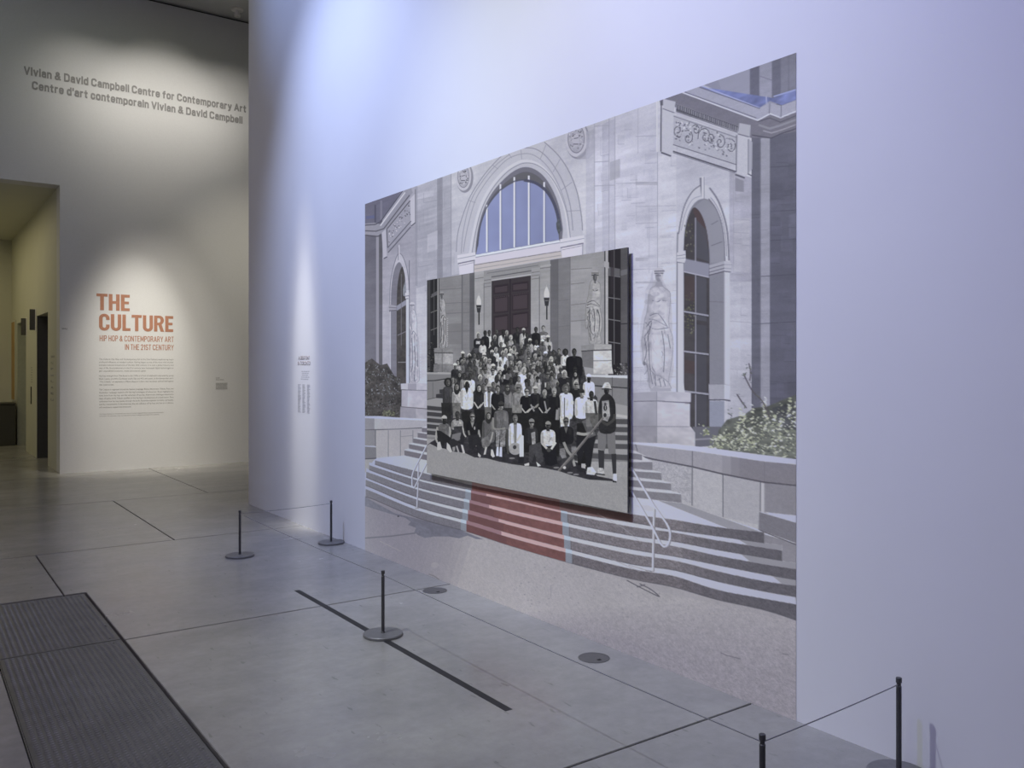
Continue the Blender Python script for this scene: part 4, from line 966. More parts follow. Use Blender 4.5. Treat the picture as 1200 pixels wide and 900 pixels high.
for i in range(40):
    x, y = r.choice([(877, 428), (879, 436), (873, 440), (880, 446), (888, 464), (866, 464), (872, 474), (856, 482), (857, 488), (893, 470)]); leaf(A, x + r.uniform(-2.5, 2.5), y + r.uniform(-4, 4), r.uniform(.9, 1.9), r.uniform(0, 3), r.choice([(94, 98, 92), (112, 118, 108), (84, 84, 92)]))
for i in range(26): leaf(A, r.uniform(818, 832), r.uniform(496, 510), r.uniform(1.2, 2.3), r.uniform(-1, 1), r.choice([(112, 122, 92), (190, 194, 178), (140, 148, 120)]))
for i in range(40): leaf(A, r.uniform(832, 850), r.uniform(510, 525), r.uniform(1.2, 2.4), r.uniform(-1, 1), r.choice([(196, 199, 188), (160, 166, 146), (120, 126, 112)]))
# curved wall, right
def E_(p): return Z(740, 470, 6, p)
def H_(p): return Z(740, 560, 6, p)
A.poly(E_([(-20, 288), (300, 300), (560, 330), (900, 375), (1190, 412), (1190, 450), (940, 425), (700, 388), (430, 350), (30, 306)]), (204, 205, 216))
fc = ('g', .05, 'c', .05)
A.poly(E_([(-20, 300), (40, 306), (430, 350), (700, 390), (700, 525), (640, 510), (430, 460), (140, 405), (30, 350), (-20, 340)]), (152, 151, 161), 1, fc)
A.poly(E_([(700, 390), (940, 426), (1190, 448), (1190, 592), (930, 568), (700, 525)]), (126, 124, 134), 1, fc)
A.poly(E_([(640, 385), (760, 400), (760, 540), (640, 512)]), (138, 137, 147), .6)
A.line(E_([(30, 304), (45, 352)]), 1.0, (104, 104, 114)); A.line(E_([(430, 352), (430, 460)]), .9, (96, 96, 106)); A.line(E_([(308, 338), (308, 435)]), .5, (140, 140, 150)); A.line(E_([(935, 425), (935, 568)]), .6, (112, 110, 120))
A.poly(E_([(90, 398), (430, 462), (640, 512), (915, 568), (915, 780)]) + H_([(900, 240), (895, 362), (640, 280), (352, 178), (352, 140)]) + E_([(352, 655), (280, 640), (280, 578), (212, 560), (212, 500), (150, 486), (150, 430)]), (170, 170, 179), 1, ('g', .06, 'c', .05))
A.poly(E_([(110, 404), (428, 464), (426, 725), (352, 690), (352, 650), (280, 635), (280, 578), (212, 555), (212, 500), (150, 486)]), (164, 164, 174), 1, ('g', .14))
A.poly(E_([(640, 515), (915, 568), (915, 770), (895, 870), (645, 815)]), (160, 160, 170), .8, ('g', .05)); A.poly(E_([(915, 566), (936, 570), (936, 785), (908, 775)]), (176, 176, 186))
A.poly(E_([(936, 568), (1190, 592), (1190, 815), (936, 785)]), (134, 133, 144), 1, fc)
A.line(E_([(60, 385), (150, 408), (430, 462), (640, 512), (930, 570), (1165, 594)]), 1.8, (86, 85, 96)); A.line(E_([(430, 462), (428, 735)]), 1.3, (112, 112, 122)); A.line(E_([(645, 515), (645, 815)]), 1.0, (92, 92, 102)); A.line(E_([(909, 570), (907, 775)]), 1.0, (94, 93, 104))
A.poly(H_([(900, 240), (1190, 325), (1190, 470), (895, 362)]), (118, 117, 128), 1, fc); A.poly(H_([(940, 240), (1190, 268), (1190, 318), (1150, 312)]), (200, 200, 212))
A.poly(H_([(930, 395), (1190, 470), (1190, 620), (1060, 580), (1060, 500), (930, 455)]), (134, 133, 144), 1, fc); A.line(H_([(895, 364), (1160, 470)]), 1.1, (84, 83, 94))
# upper flights
def flight(rows, tread, riser, right=True):
    for (a0, b0, a1, b1, thk) in rows:
        pass
TR, RI = (188, 188, 199), (116, 114, 124)
A.poly(E_([(-20, 340), (30, 350), (100, 400), (150, 425), (150, 486), (212, 500), (212, 555), (280, 575), (280, 630), (352, 650), (352, 716), (-20, 690)]), TR, 1, ('g', .03))
for q in ([(-20, 362), (76, 376), (76, 415), (-20, 405)], [(-20, 430), (150, 428), (150, 486), (110, 484), (-20, 470)], [(-20, 492), (212, 505), (215, 556), (-20, 530)], [(-20, 553), (280, 580), (282, 628), (-20, 600)], [(-20, 622), (352, 656), (354, 716), (-20, 672)]):
    A.poly(E_(q), (126, 125, 135), 1, ('g', .08))
A.poly(E_([(-20, 678), (352, 716)]) + H_([(430, 205), (640, 280), (895, 364), (935, 390), (560, 340), (250, 290), (-20, 252)]), (196, 196, 206), 1, ('g', .03))
A.poly(H_([(190, 160), (355, 178), (645, 282), (935, 388), (930, 392), (672, 352)]), (146, 146, 157), 1, ('g', .03))
A.poly([(744, 592), (760, 592), (775, 600), (756, 598)], (172, 174, 190), .6)
# left: low wall, bush, pedestal, statue, upper steps
def K(p): return Z(420, 400, 8.571, p)
def L_(p): return Z(420, 500, 6, p)
A.poly([(428, 425), (436, 420), (446, 428), (454, 426), (462, 440), (470, 444), (474, 470), (470, 492), (426, 492)], (72, 70, 72), .95, ('m', .45))
r = random.Random(9)
for i in range(420):
    x = r.uniform(428.5, 470); t = (x - 428) / 42; y = r.uniform(420 + 22 * t, 487)
    k = 1.0 if y < 462 else .75
    leaf(A, x, y, r.uniform(.8, 1.7), r.uniform(0, 3.1), tuple(int(c * k) for c in r.choice([(60, 60, 60), (84, 86, 84), (120, 124, 126), (98, 100, 102), (52, 50, 50), (140, 144, 148)])))
for i in range(60): leaf(A, r.uniform(449, 463), r.uniform(481, 487), r.uniform(.8, 1.6), r.uniform(0, 3), r.choice([(110, 114, 96), (92, 96, 84), (134, 138, 120)]))
statue(A, [(483, 363), (481, 367), (480.5, 376), (480, 384), (482, 390), (481, 400), (481, 420), (481, 446), (491.5, 446), (491, 424), (491, 404), (489, 388), (489, 376), (487, 367), (485.5, 363)],
       (483.3, 359, 2.3, 4.2), [[(483, 392), (485, 388), (489, 394)], [(483, 396), (484, 420), (483, 440)], [(486, 392), (487, 420), (486, 444)], [(489, 398), (490, 430)], [(482, 380), (483, 386)], [(484, 428), (482, 436)]], (190, 190, 199), (205, 205, 214), (104, 104, 114), .8)
for i in range(14): A.ell(493.2, 400 + i * 3.4, .55, .8, (212, 212, 222), 1, None, 6)
A.poly(K([(428, 425), (560, 418), (690, 424), (690, 490), (585, 488), (430, 482)]), (184, 184, 193), 1, ('m', .06)); A.poly(K([(500, 424), (585, 424), (585, 488), (500, 486)]), (150, 149, 160), .8)
A.line(K([(430, 486), (585, 492), (690, 494)]), .9, (100, 98, 106)); A.poly(K([(437, 490), (690, 496), (690, 675), (435, 655)]), (180, 179, 187), 1, ('m', .07, 'c', .3)); A.poly(K([(437, 490), (500, 492), (495, 655), (435, 655)]), (160, 160, 170), .5)
A.poly(K([(425, 655), (690, 676), (690, 786), (420, 765)]), (164, 163, 172), 1, ('m', .09, 'c', .3)); A.line(K([(425, 656), (690, 678)]), .9, (104, 100, 106)); A.poly(K([(425, 660), (580, 672), (580, 772), (420, 762)]), (140, 139, 150), .5)
A.poly([(426, 487.5), (445, 487.5), (475, 490), (502, 492), (502, 505), (426, 504.5)], (168, 168, 177), 1, fc); A.poly([(426, 487.6), (440, 487.8), (500, 491), (500, 493), (440, 490.5), (426, 490)], (200, 200, 210)); A.poly([(426, 490), (439, 490.5), (439, 504), (426, 503.5)], (134, 134, 145), 1, fc)
A.line([(427, 504), (468, 503), (495, 501.5)], 1.3, (92, 92, 102))
A.poly(L_([(40, 25), (120, 25), (120, 135), (40, 132)]), (132, 132, 142), 1, fc); A.poly(L_([(120, 25), (500, 10), (500, 250), (325, 202), (125, 218)]), (164, 163, 171), 1, fc)
for x in (212, 297, 385): A.line(L_([(x, 25), (x, 212)]), .8, (122, 121, 130))
A.line(L_([(122, 20), (122, 218)]), .9, (96, 96, 106)); A.line(L_([(297, 70), (385, 62)]), .6, (130, 130, 138))
A.poly(L_([(40, 135), (126, 142), (128, 222), (40, 228)]), (118, 118, 128), 1, fc); A.line(L_([(40, 136), (126, 142)]), 1.2, (178, 178, 188)); A.line(L_([(40, 228), (128, 222)]), 1.4, (78, 78, 88))
A.poly(L_([(40, 230), (120, 228), (80, 270), (78, 300), (40, 330)]), (150, 150, 159), 1, fc)
A.poly(L_([(325, 205), (325, 160), (357, 152), (357, 118), (388, 112), (388, 78), (418, 74), (418, 40), (448, 36), (448, 5), (500, -10), (500, 260)]), TR)
for q in ([(325, 166), (500, 202), (500, 240), (325, 202)], [(357, 122), (500, 150), (500, 184), (357, 154)], [(388, 82), (500, 102), (500, 132), (388, 114)], [(418, 42), (500, 54), (500, 88), (418, 76)], [(448, 8), (500, 12), (500, 42), (448, 38)]): A.poly(L_(q), RI, 1, ('g', .07))
A.poly(L_([(125, 225), (325, 202), (500, 244), (500, 340), (430, 322), (300, 288), (120, 234)]), (188, 188, 197), 1, ('g', .03))
# the five long curved steps
XS = [428.8, 440, 490, 550, 600, 666.7, 740, 790, 840, 895, 934]
R_ = {1: [(536, 540), (539.7, 544.2), (552.7, 560.5), (568, 574), (578, 585), (590, 600), (602.5, 612), (609, 621), (617.5, 628), (624, 636), (629, 641)],
      2: [(543.5, 548), (547.5, 553.2), (563.2, 571), (577, 585.7), (587.5, 598), (602.5, 613), (617.3, 627.5), (624, 634.3), (633.2, 644), (641.7, 653.3), (648, 660)],
      3: [(552.8, 558.8), (556.5, 563.8), (574, 582.7), (589.2, 598), (602.5, 612), (617.5, 628.3), (632.5, 643.5), (640, 651.7), (651, 661.8), (661, 672.7), (667, 679.5)],
      4: [(562.3, 569), (566.5, 573.5), (586, 594.2), (602.5, 610.7), (616, 626), (633.3, 643.5), (649.2, 661), (656.8, 668), (669.3, 681), (681, 692.7), (686.5, 699.5)],
      5: [(573.2, 582.5), (577.7, 586), (598.3, 607), (615, 623.7), (630.7, 640), (648.3, 659.3), (666.7, 678.3), (675, 688), (691, 702.5), (701.5, 714.5), (708.5, 727)]}
def edge(k, w_): return sp([(x, R_[k][i][w_]) for i, x in enumerate(XS)], 4)
def clipx(e, x0, x1): return [(x0, yat(e, x0))] + [p for p in e if x0 < p[0] < x1] + [(x1, yat(e, x1))]
# pavement first, then steps on top
A.poly(band(edge(5, 1), [(428, 655), (935, 860)]), (160, 158, 166), 1, ('g', .05, 'c', .05))
A.poly([(560, 620), (760, 690), (936, 730), (936, 850), (428, 650), (428, 600)], (166, 164, 171), .6, ('g', .09, 'c', .04))
for i in range(12):
    x = 455 + i * 9; A.poly([(426, 580), (x, 590 + (x - 426) * .3), (x - 22, 700), (426, 660)], (131, 129, 143), .20, ('g', .06, 'm', .02))
for i in range(14):
    t = i * 12; A.poly([(560 + t * 1.1, 720 + t * .20), (936, 700 + t * .75), (936, 870), (640 + t, 860)], (136, 133, 146), .11, ('g', .14, 'm', .02))
A.poly(L_([(40, 490), (260, 610), (500, 668), (700, 718), (880, 792), (830, 790), (770, 765), (710, 785), (640, 772), (540, 772), (470, 782), (420, 762), (395, 740), (408, 712), (350, 690), (370, 668), (330, 640), (290, 630), (150, 590), (40, 555)]), (110, 111, 126), 1, ('g', .05, 'm', .10))
A.line(L_([(40, 784), (230, 770), (400, 748)]), 1.6, (108, 108, 120)); A.ell(467, 605, 1.2, .8, (60, 60, 66))
A.line([(445, 634), (470, 646)], .6, (150, 149, 156))
for i in range(220):
    x = r.uniform(600, 934); t = (x - 600) / 334; y = r.uniform(655 + 75 * t, 705 + 135 * t); A.ell(x, y, r.uniform(.5, 1.1), r.uniform(.3, .6), r.choice([(120, 117, 126), (178, 176, 184), (104, 102, 110)]), .55, None, 6)
A.line([(845, 765), (852, 768), (860, 770), (868, 772)], 1.0, (104, 100, 112), .9); A.line([(917, 766), (924, 767)], 1.0, (110, 106, 116)); A.line([(646, 686), (646, 700)], .6, (142, 140, 148))
rg = ('g', .22, 'm', .03)
for k in range(5, 0, -1):
    top, bot = edge(k, 0), edge(k, 1)
    prev = edge(k - 1, 1) if k > 1 else [(x, y - 7) for x, y in top]
    xl = {1: 439.7, 2: 433, 3: 429.5, 4: 426, 5: 426}[k]; xr = {1: 895.7, 2: 916.7, 3: 940, 4: 940, 5: 940}[k]
    xl2, xr2 = max(xl, 428.8), min(xr, 934)
    if k > 1: A.poly(band(clipx(prev, xl2, xr2), clipx(top, xl2, xr2)), TR, 1, ('g', .03))
    A.poly(band(clipx(top, xl2, xr2), clipx(bot, xl2, xr2)), (120, 116, 124) if k < 5 else (106, 102, 110), 1, rg)
    for q in range(7): A.poly(band(clipx(top, xl2, 660 - q * 18), clipx(bot, xl2, 660 - q * 18)), (116, 116, 128), .25, ('g', .10))
    for q in range(8):
        if 800 + q * 13 < xr2: A.poly(band(clipx(top, 800 + q * 13, xr2), clipx(bot, 800 + q * 13, xr2)), (88, 87, 97), .2, ('g', .12))
    A.line(clipx(bot, xl2, xr2), .9, (84, 83, 93), .8)
    if k > 1:   # shaded right-hand ends of the treads
        s0 = {2: 865, 3: 868, 4: 905, 5: 932}[k]
        tp_ = clipx(prev, min(s0, xr2 - 1), xr2); bt_ = clipx(top, min(s0 + 12, xr2 - .5), xr2); A.poly(band(tp_, bt_), (142, 142, 153))
# red carpet colours thrown across the steps; top riser also takes painted shadow
for k in (1, 2, 3, 4, 5):
    top, bot = edge(k, 0), edge(k, 1); prev = edge(k - 1, 1) if k > 1 else [(x, y - 4) for x, y in top]
    f = lambda y: (552.7 - (y - 573) * .14, 657.5 + (y - 600) * .12)
    xa, xb = f(yat(top, 550))[0], f(yat(top, 662))[1]
    A.poly(band(clipx(prev, xa, xb), clipx(top, xa, xb)), (188, 162, 167)); A.poly(band(clipx(top, xa, xb), clipx(bot, xa, xb)), (115, 80, 81), 1, ('g', .06, 'm', .12))
    if k == 1:
        A.poly(band(clipx(top, xb, 742), clipx(bot, xb, 742)), (112, 92, 94), 1, ('g', .05)); continue  # reddish-brown shadow band of the mounted board, painted into the print
    xm = xa + (18 if k < 4 else 26) + (k - 2) * 5
    A.poly(band(clipx(prev, xa, xm), clipx(top, xa, xm)), (146, 118, 128)); A.poly(band(clipx(top, xa, xm + 6), clipx(bot, xa, xm + 6)), (98, 70, 74), .6)
    for x0, x1 in ((xa - 6.5, xa), (xb, xb + 7.5)):
        A.poly(band(clipx(prev, x0, x1), clipx(top, x0, x1)), (176, 188, 206)); A.poly(band(clipx(top, x0, x1), clipx(bot, x0, x1)), (132, 138, 152), 1, ('g', .05))
    A.line([(xb + 8, yat(top, xb + 8)), (xb + 8.6, yat(bot, xb + 8))], .6, (92, 92, 100))
# rails
def rail(pts, w_, c=(206, 206, 215)):
    A.line([(x + w_ * .35, y + w_ * .3) for x, y in pts], w_ * .8, (128, 127, 137)); A.line(pts, w_ * .7, c)
def Q(p): return Z(600, 540, 6, p)
rail(Q([(1000, 320), (996, 460), (990, 770)]), 2.9, (196, 194, 202)); A.line(Q([(968, 776), (1000, 778)]), 1.2, (150, 148, 156)); A.line(Q([(940, 770), (985, 778)]), 1.0, (120, 120, 130))
rail(Q([(840, 45), (995, 310), (1060, 400)] + sp([(1088, 440), (1108, 485), (1112, 540), (1095, 590), (1068, 602), (1045, 580)]) + [(985, 460), (840, 210)]), 2.8)
rail(L_([(422, 258), (420, 400), (412, 568)]), 1.5); A.line(L_([(400, 572), (428, 574)]), 1.0, (140, 140, 150))
rail(L_([(480, 130), (385, 318), (377, 350), (378, 415), (392, 432), (480, 258)]), 1.6)
A.line(H_([(-20, 612), (130, 655)]), .7, (150, 150, 160)); A.line(Q([(600, 370), (780, 470), (905, 570)]), .7, (160, 159, 168), .7); A.line(Q([(700, 690), (905, 780)]), .7, (150, 149, 158), .8)
for pts in ([(735, 680), (750, 688), (768, 697), (773, 699)], [(750, 684), (762, 690), (770, 696), (773, 699)], [(747, 688), (756, 685)]): A.line(sp(pts), 1.1, (92, 91, 101))
A.ell(510, 662, 4.5, 3.2, (170, 169, 176), .35); A.line(sp([(503, 673), (509, 675), (515, 679)]), 1.0, (110, 108, 114), .8)

# ================================================================== the black-and-white photograph on its board
# the upper stonework has one cool cast in the print
rw = np.clip((0.66 - np.arange(A.H) / A.H) / 0.12, 0, 1)[:, None]
r_, g_, b_ = A.im[..., 0], A.im[..., 1], A.im[..., 2]
ok = ((r_ > 100) & (np.abs(r_ - g_) < 4.5) & (b_ - r_ > 3) & (b_ - r_ < 17)).astype(np.float32) * rw
A.im[..., 2] = b_ + ok * np.maximum(0, r_ + 16 - b_) * 0.85
A.im[:] = np.where(A.im < 196, 196 - (196 - A.im) * (1.10 - 0.10 * np.clip((196 - A.im) / 120, 0, 1)), A.im)
PX = 3.360
Bp = Print(PX, 5.880, 3.595, 0.819, 2.330, 620, 560)
gn = ('g', .04)
Bp.poly([(495, 325), (740, 285), (740, 610), (495, 560)], (122, 122, 126), 1, ('s', .10, 'c', .12, 'g', .05))
def W_(n0, x0, x1, c, a=1, ns=('s', .08, 'c', .10, 'g', .04)): Bp.poly(G([(x0, -20), (x1, -20), (x1, 800), (x0, 800)]), c, a, ns)
W_(0, 30, 106, (38, 38, 40)); W_(0, 48, 66, (66, 66, 70)); W_(0, 104, 116, (150, 150, 154)); Bp.line(G([(113, 190), (113, 590)]), .8, (50, 50, 54))
for y in (300, 385, 480): Bp.line(G([(68, y + 14), (104, y)]), 1.0, (110, 110, 112))
Bp.line(G([(86, 220), (86, 520)]), .6, (92, 92, 96)); Bp.poly(G([(72, 300), (104, 280), (104, 300), (72, 318)]), (92, 92, 98))
W_(0, 116, 236, (132, 132, 137)); W_(0, 236, 280, (124, 124, 129)); W_(0, 280, 305, (92, 92, 97)); W_(0, 305, 356, (156, 156, 161)); W_(0, 356, 398, (146, 146, 151))
W_(0, 610, 656, (150, 150, 155)); W_(0, 656, 716, (152, 152, 157)); W_(0, 716, 757, (104, 104, 110)); W_(0, 757, 822, (118, 118, 124)); W_(0, 822, 1012, (144, 144, 150)); W_(0, 1012, 1028, (168, 168, 174)); W_(0, 1028, 1096, (38, 36, 40), 1, gn); W_(0, 1096, 1150, (84, 83, 88))
Bp.line(G([(1010, 60), (1010, 570)]), 1.4, (66, 66, 72)); Bp.line(G([(1060, 60), (1060, 680)]), .9, (104, 104, 110))
for y in (200, 320, 438, 560): Bp.line(G([(1028, y - 4), (1094, y + 6)]), 1.1, (112, 112, 118))
Bp.poly(G([(1028, 150), (1092, 162), (1092, 204), (1028, 196)]), (92, 92, 98)); Bp.poly(G([(1095, 170), (1134, 162), (1134, 190), (1095, 200)]), (104, 104, 110)); Bp.line(G([(1092, 460), (1136, 458)]), 1.2, (50, 50, 54)); Bp.poly(G([(1040, 60), (1060, 60), (1060, 300), (1040, 300)]), (52, 48, 54), .6)
Bp.poly(G([(1006, 120), (1032, 126), (1032, 160), (1006, 152)]), (160, 160, 166))
for x, y0, y1 in ((236, 190, 600), (240, 190, 600), (280, 180, 600), (757, 100, 600), (822, 90, 660), (716, 110, 560)): Bp.line(G([(x, y0), (x, y1)]), .6, (92, 92, 98))
for y, x0, x1 in ((345, 116, 280), (400, 116, 280), (500, 116, 280), (270, 116, 236), (440, 826, 920), (352, 826, 905), (240, 826, 900), (160, 826, 940), (330, 757, 822), (470, 757, 822)): Bp.line(G([(x0, y + 5), (x1, y - 3)]), .8, (104, 104, 110), .8)
Bp.poly(G([(826, 450), (880, 448), (880, 520), (826, 520)]), (158, 158, 164), .6); Bp.poly(G([(720, 120), (756, 120), (756, 330), (724, 330)]), (92, 92, 98), .4); Bp.poly(G([(160, 460), (236, 455), (236, 570), (160, 570)]), (108, 108, 112), .5)
Bp.poly(G([(356, 172), (662, 122), (662, 200), (610, 200), (398, 232), (356, 240)]), (140, 140, 145), 1, ('g', .05)); Bp.line(G([(372, 210), (650, 166)]), 1.2, (88, 88, 94)); Bp.line(G([(372, 186), (650, 142)]), .8, (104, 104, 110)); Bp.line(G([(396, 224), (612, 192)]), 1.4, (170, 170, 176))
Bp.poly(G([(356, 205), (396, 200), (392, 268), (360, 272)]), (146, 146, 151)); Bp.poly(G([(612, 160), (660, 152), (658, 232), (616, 238)]), (150, 150, 155))
for y in (222, 240, 258): Bp.line(G([(358, y + 2), (394, y - 3)]), .7, (96, 96, 102)); Bp.line(G([(614, y - 40), (658, y - 46)]), .7, (96, 96, 102))
Bp.line(G([(306, 190), (354, 180)]), 2.0, (166, 166, 171)); Bp.line(G([(660, 150), (718, 140)]), 2.0, (162, 162, 167)); Bp.line(G([(306, 215), (354, 208)]), .7, (104, 104, 110)); Bp.line(G([(660, 160), (718, 152)]), .8, (104, 104, 110)); Bp.line(G([(356, 240), (356, 540)]), .8, (104, 104, 110)); Bp.line(G([(656, 200), (656, 560)]), .8, (92, 92, 98))
Bp.poly(G([(398, 228), (609, 198), (609, 540), (398, 540)]), (58, 53, 58), 1, gn)
for x0, x1, d in ((408, 490, 0), (506, 598, -14)):
    for y0, y1 in ((246, 296), (308, 400), (410, 500)):
        Bp.poly(G([(x0, y0 + d + 6), (x1, y0 + d - 6), (x1, y1 + d - 4), (x0, y1 + d + 4)]), (50, 43, 48)); Bp.poly(G([(x0 + 8, y0 + d + 14), (x1 - 8, y0 + d + 4), (x1 - 8, y1 + d - 12), (x0 + 8, y1 + d - 5)]), (68, 60, 66)); Bp.line(G([(x0 + 8, y0 + d + 14), (x1 - 8, y0 + d + 4)]), .9, (38, 32, 38))
    for i in range(8): Bp.ell(*G([(x0 + 8 + i * 10.5, 318 + d - i * 1.4)])[0], .5, .6, (92, 82, 88), 1, None, 6)
Bp.line(G([(498, 214), (498, 540)]), 1.1, (36, 30, 34)); Bp.line(G([(400, 228), (400, 540)]), .8, (40, 36, 40))
for lx, ly in ((328, 302), (695, 255)):
    k = 1.0 if lx < 400 else 1.12
    Bp.poly(G(sp([(lx - 12 * k, ly + 55 * k), (lx - 12 * k, ly + 30 * k), (lx, ly + 2), (lx + 12 * k, ly + 30 * k), (lx + 12 * k, ly + 55 * k)])), (196, 196, 200)); Bp.poly(G([(lx - 14 * k, ly + 56 * k), (lx + 14 * k, ly + 56 * k), (lx + 8 * k, ly + 96 * k), (lx - 8 * k, ly + 96 * k)]), (52, 52, 56)); Bp.line(G([(lx - 9 * k, ly + 70 * k), (lx + 9 * k, ly + 70 * k)]), .8, (120, 120, 124)); Bp.line(G([(lx + 1, ly + 96 * k), (lx + 1, ly + 162 * k)]), 1.5, (42, 42, 46)); Bp.line(G([(lx, ly - 8), (lx, ly + 6)]), .7, (170, 170, 176))
statue(Bp, G([(122, 318), (116, 345), (120, 380), (118, 420), (120, 480), (118, 545), (117, 586), (160, 584), (156, 540), (154, 470), (152, 420), (148, 380), (146, 345), (134, 320)]), (*G([(128, 306)])[0], 2.2, 3.6), [G(q) for q in ([(124, 430), (134, 412), (150, 428)], [(122, 450), (126, 500), (122, 560)], [(136, 430), (140, 500), (136, 570)], [(148, 440), (150, 520)], [(120, 370), (126, 390)], [(126, 540), (122, 560)])], (156, 156, 161), (190, 190, 194), (58, 58, 62), .9)
for i in range(13): Bp.ell(*G([(160, 430 + i * 11)])[0], .5, .7, (176, 176, 180), 1, None, 6)
statue(Bp, G([(946, 216), (932, 235), (926, 262), (922, 300), (914, 330), (908, 360), (906, 400), (904, 440), (908, 485), (918, 480), (925, 530), (930, 566), (990, 564), (986, 520), (996, 460), (990, 410), (984, 370), (988, 330), (986, 270), (982, 240), (966, 228)]), (*G([(957, 205)])[0], 3.8, 5.8),
       [G(q) for q in ([(916, 345), (950, 335), (984, 362)], [(914, 358), (940, 352), (982, 368)], [(912, 372), (930, 378), (918, 400)], [(926, 390), (930, 470), (940, 510), (975, 530)], [(950, 380), (956, 440), (952, 500)], [(972, 384), (982, 430), (978, 500)], [(930, 510), (936, 550)], [(945, 275), (958, 282), (972, 276)])], (162, 162, 167), (196, 196, 200), (62, 62, 68))
for hx, hy, q in ((957, 208, 1.0), (128, 308, .6)):
    x, y = G([(hx, hy)])[0]; Bp.ell(x, y, 2.6 * q, 4.6 * q, (74, 74, 78), .9); Bp.ell(x + .9 * q, y, 1.1 * q, 3.0 * q, (120, 120, 124), .7); Bp.line([(x - 4.4 * q, y - 5 * q), (x + 4.6 * q, y - 5 * q)], 2.2 * q, (120, 120, 124)); Bp.line([(x - 1, y + 5 * q), (x + 1, y + 6.5 * q)], 2.2 * q, (96, 96, 100))
Bp.poly(G([(84, 592), (108, 588), (190, 594), (190, 616), (86, 614)]), (132, 132, 136), 1, ('m', .15)); Bp.poly(G([(88, 616), (188, 618), (188, 676), (90, 674)]), (142, 142, 146), 1, ('m', .15, 'c', .3)); Bp.poly(G([(84, 676), (188, 678), (188, 722), (82, 720)]), (116, 116, 120), 1, ('m', .15, 'c', .3)); Bp.line(G([(84, 616), (190, 618)]), .9, (58, 58, 62)); Bp.line(G([(130, 595), (130, 720)]), .6, (90, 90, 94))
Bp.poly(G([(880, 578), (950, 566), (1046, 570), (1046, 598), (955, 602), (884, 606)]), (136, 136, 141), 1, ('m', .12)); Bp.poly(G([(950, 568), (1046, 572), (1046, 598), (955, 601)]), (176, 176, 180), .7, ('m', .12)); Bp.poly(G([(884, 606), (948, 602), (948, 700), (886, 690)]), (112, 112, 117), 1, ('m', .1)); Bp.poly(G([(948, 602), (1046, 600), (1048, 690), (1056, 730), (948, 730)]), (174, 174, 178), 1, ('m', .14, 'c', .3)); Bp.line(G([(884, 607), (955, 602), (1046, 600)]), 1.2, (60, 60, 66)); Bp.line(G([(890, 660), (1050, 658)]), .8, (110, 110, 114))
r = random.Random(14)
for i in range(70): leaf(Bp, *G([(r.uniform(1060, 1132), r.uniform(670, 735))])[0], r.uniform(.8, 1.7), r.uniform(0, 3), r.choice([(50, 50, 52), (96, 96, 98), (168, 168, 172), (38, 38, 40)]))
for i in range(60): leaf(Bp, *G([(r.uniform(50, 84), r.uniform(560, 720))])[0], r.uniform(.8, 1.6), r.uniform(0, 3), r.choice([(40, 40, 42), (60, 60, 60), (96, 96, 96), (28, 28, 30)]))
# low walls and flights in the photograph
def S4(p): return Z(500, 430, 15, p)
Bp.poly([(499, 436.5), (530, 437), (530, 452), (499, 453)], (150, 150, 154), 1, gn); Bp.poly([(499, 438.5), (530, 439), (530, 444), (499, 446)], (124, 124, 128)); Bp.line([(499, 446.5), (510, 446), (530, 443)], 1.4, (52, 52, 56)); Bp.line([(499, 436.8), (530, 437.2)], 1.0, (170, 170, 174))
Bp.poly([(499, 448), (530, 445), (530, 466), (512, 467), (499, 469.5)], (124, 124, 128), 1, gn); Bp.line([(507.3, 448), (507.3, 468)], .7, (96, 96, 100)); Bp.line([(499, 469), (512, 466)], 1.2, (60, 60, 64))
Bp.poly([(499, 469), (512, 466), (530, 466), (530, 478), (499, 475)], (146, 146, 150)); Bp.poly([(511, 462), (519, 461), (519, 467), (511, 466.5)], (56, 56, 60)); Bp.poly([(515, 456.5), (521, 456), (521, 461), (515, 461)], (56, 56, 60))
for y in (475.2, 482.3, 489.6, 496.8, 504.2): Bp.poly([(499, y), (530, y + 3), (530, y + 7.5), (499, y + 5)], (64, 64, 68), 1, gn); Bp.poly([(499, y + 5), (530, y + 7.5), (530, y + 9.5), (499, y + 7.2)], (144, 144, 148))
Bp.poly(G([(900, 735), (1140, 738), (1140, 756), (935, 745)]), (206, 206, 210)); Bp.poly(G([(900, 740), (935, 746), (1140, 754), (1140, 806), (900, 792)]), (116, 116, 121), 1, gn); Bp.line(G([(900, 790), (1140, 808)]), 1.5, (48, 48, 52)); Bp.poly(G([(900, 796), (1140, 810), (1140, 905), (1060, 890), (900, 880)]), (126, 126, 131), 1, gn); Bp.line(G([(1050, 748), (1050, 885)]), .8, (78, 78, 82))
Bp.poly(G([(900, 880), (1066, 890), (1140, 905), (1140, 1170), (900, 1150)]), (150, 150, 154))
def V(p): return Z(595, 485, 8.571, p)
for y in (50, 130, 212, 300, 400): Bp.poly(V([(780, y - 6), (1220, y + 4 + (y > 300) * 8), (1220, y + 56 + (y > 300) * 12), (780, y + 44)]), (78, 78, 82), 1, gn)
Bp.poly(V([(960, -20), (1220, 20), (1220, 50), (960, 10)]), (176, 176, 180))
Bp.poly([(497, 514), (520, 516), (600, 530), (680, 541), (740, 541), (740, 612), (497, 562)], (152, 152, 156), 1, ('g', .08, 'c', .06))
Bp.poly([(497, 520), (620, 545), (740, 560), (740, 612), (497, 562)], (142, 142, 146), .6, ('g', .08, 'm', .04))
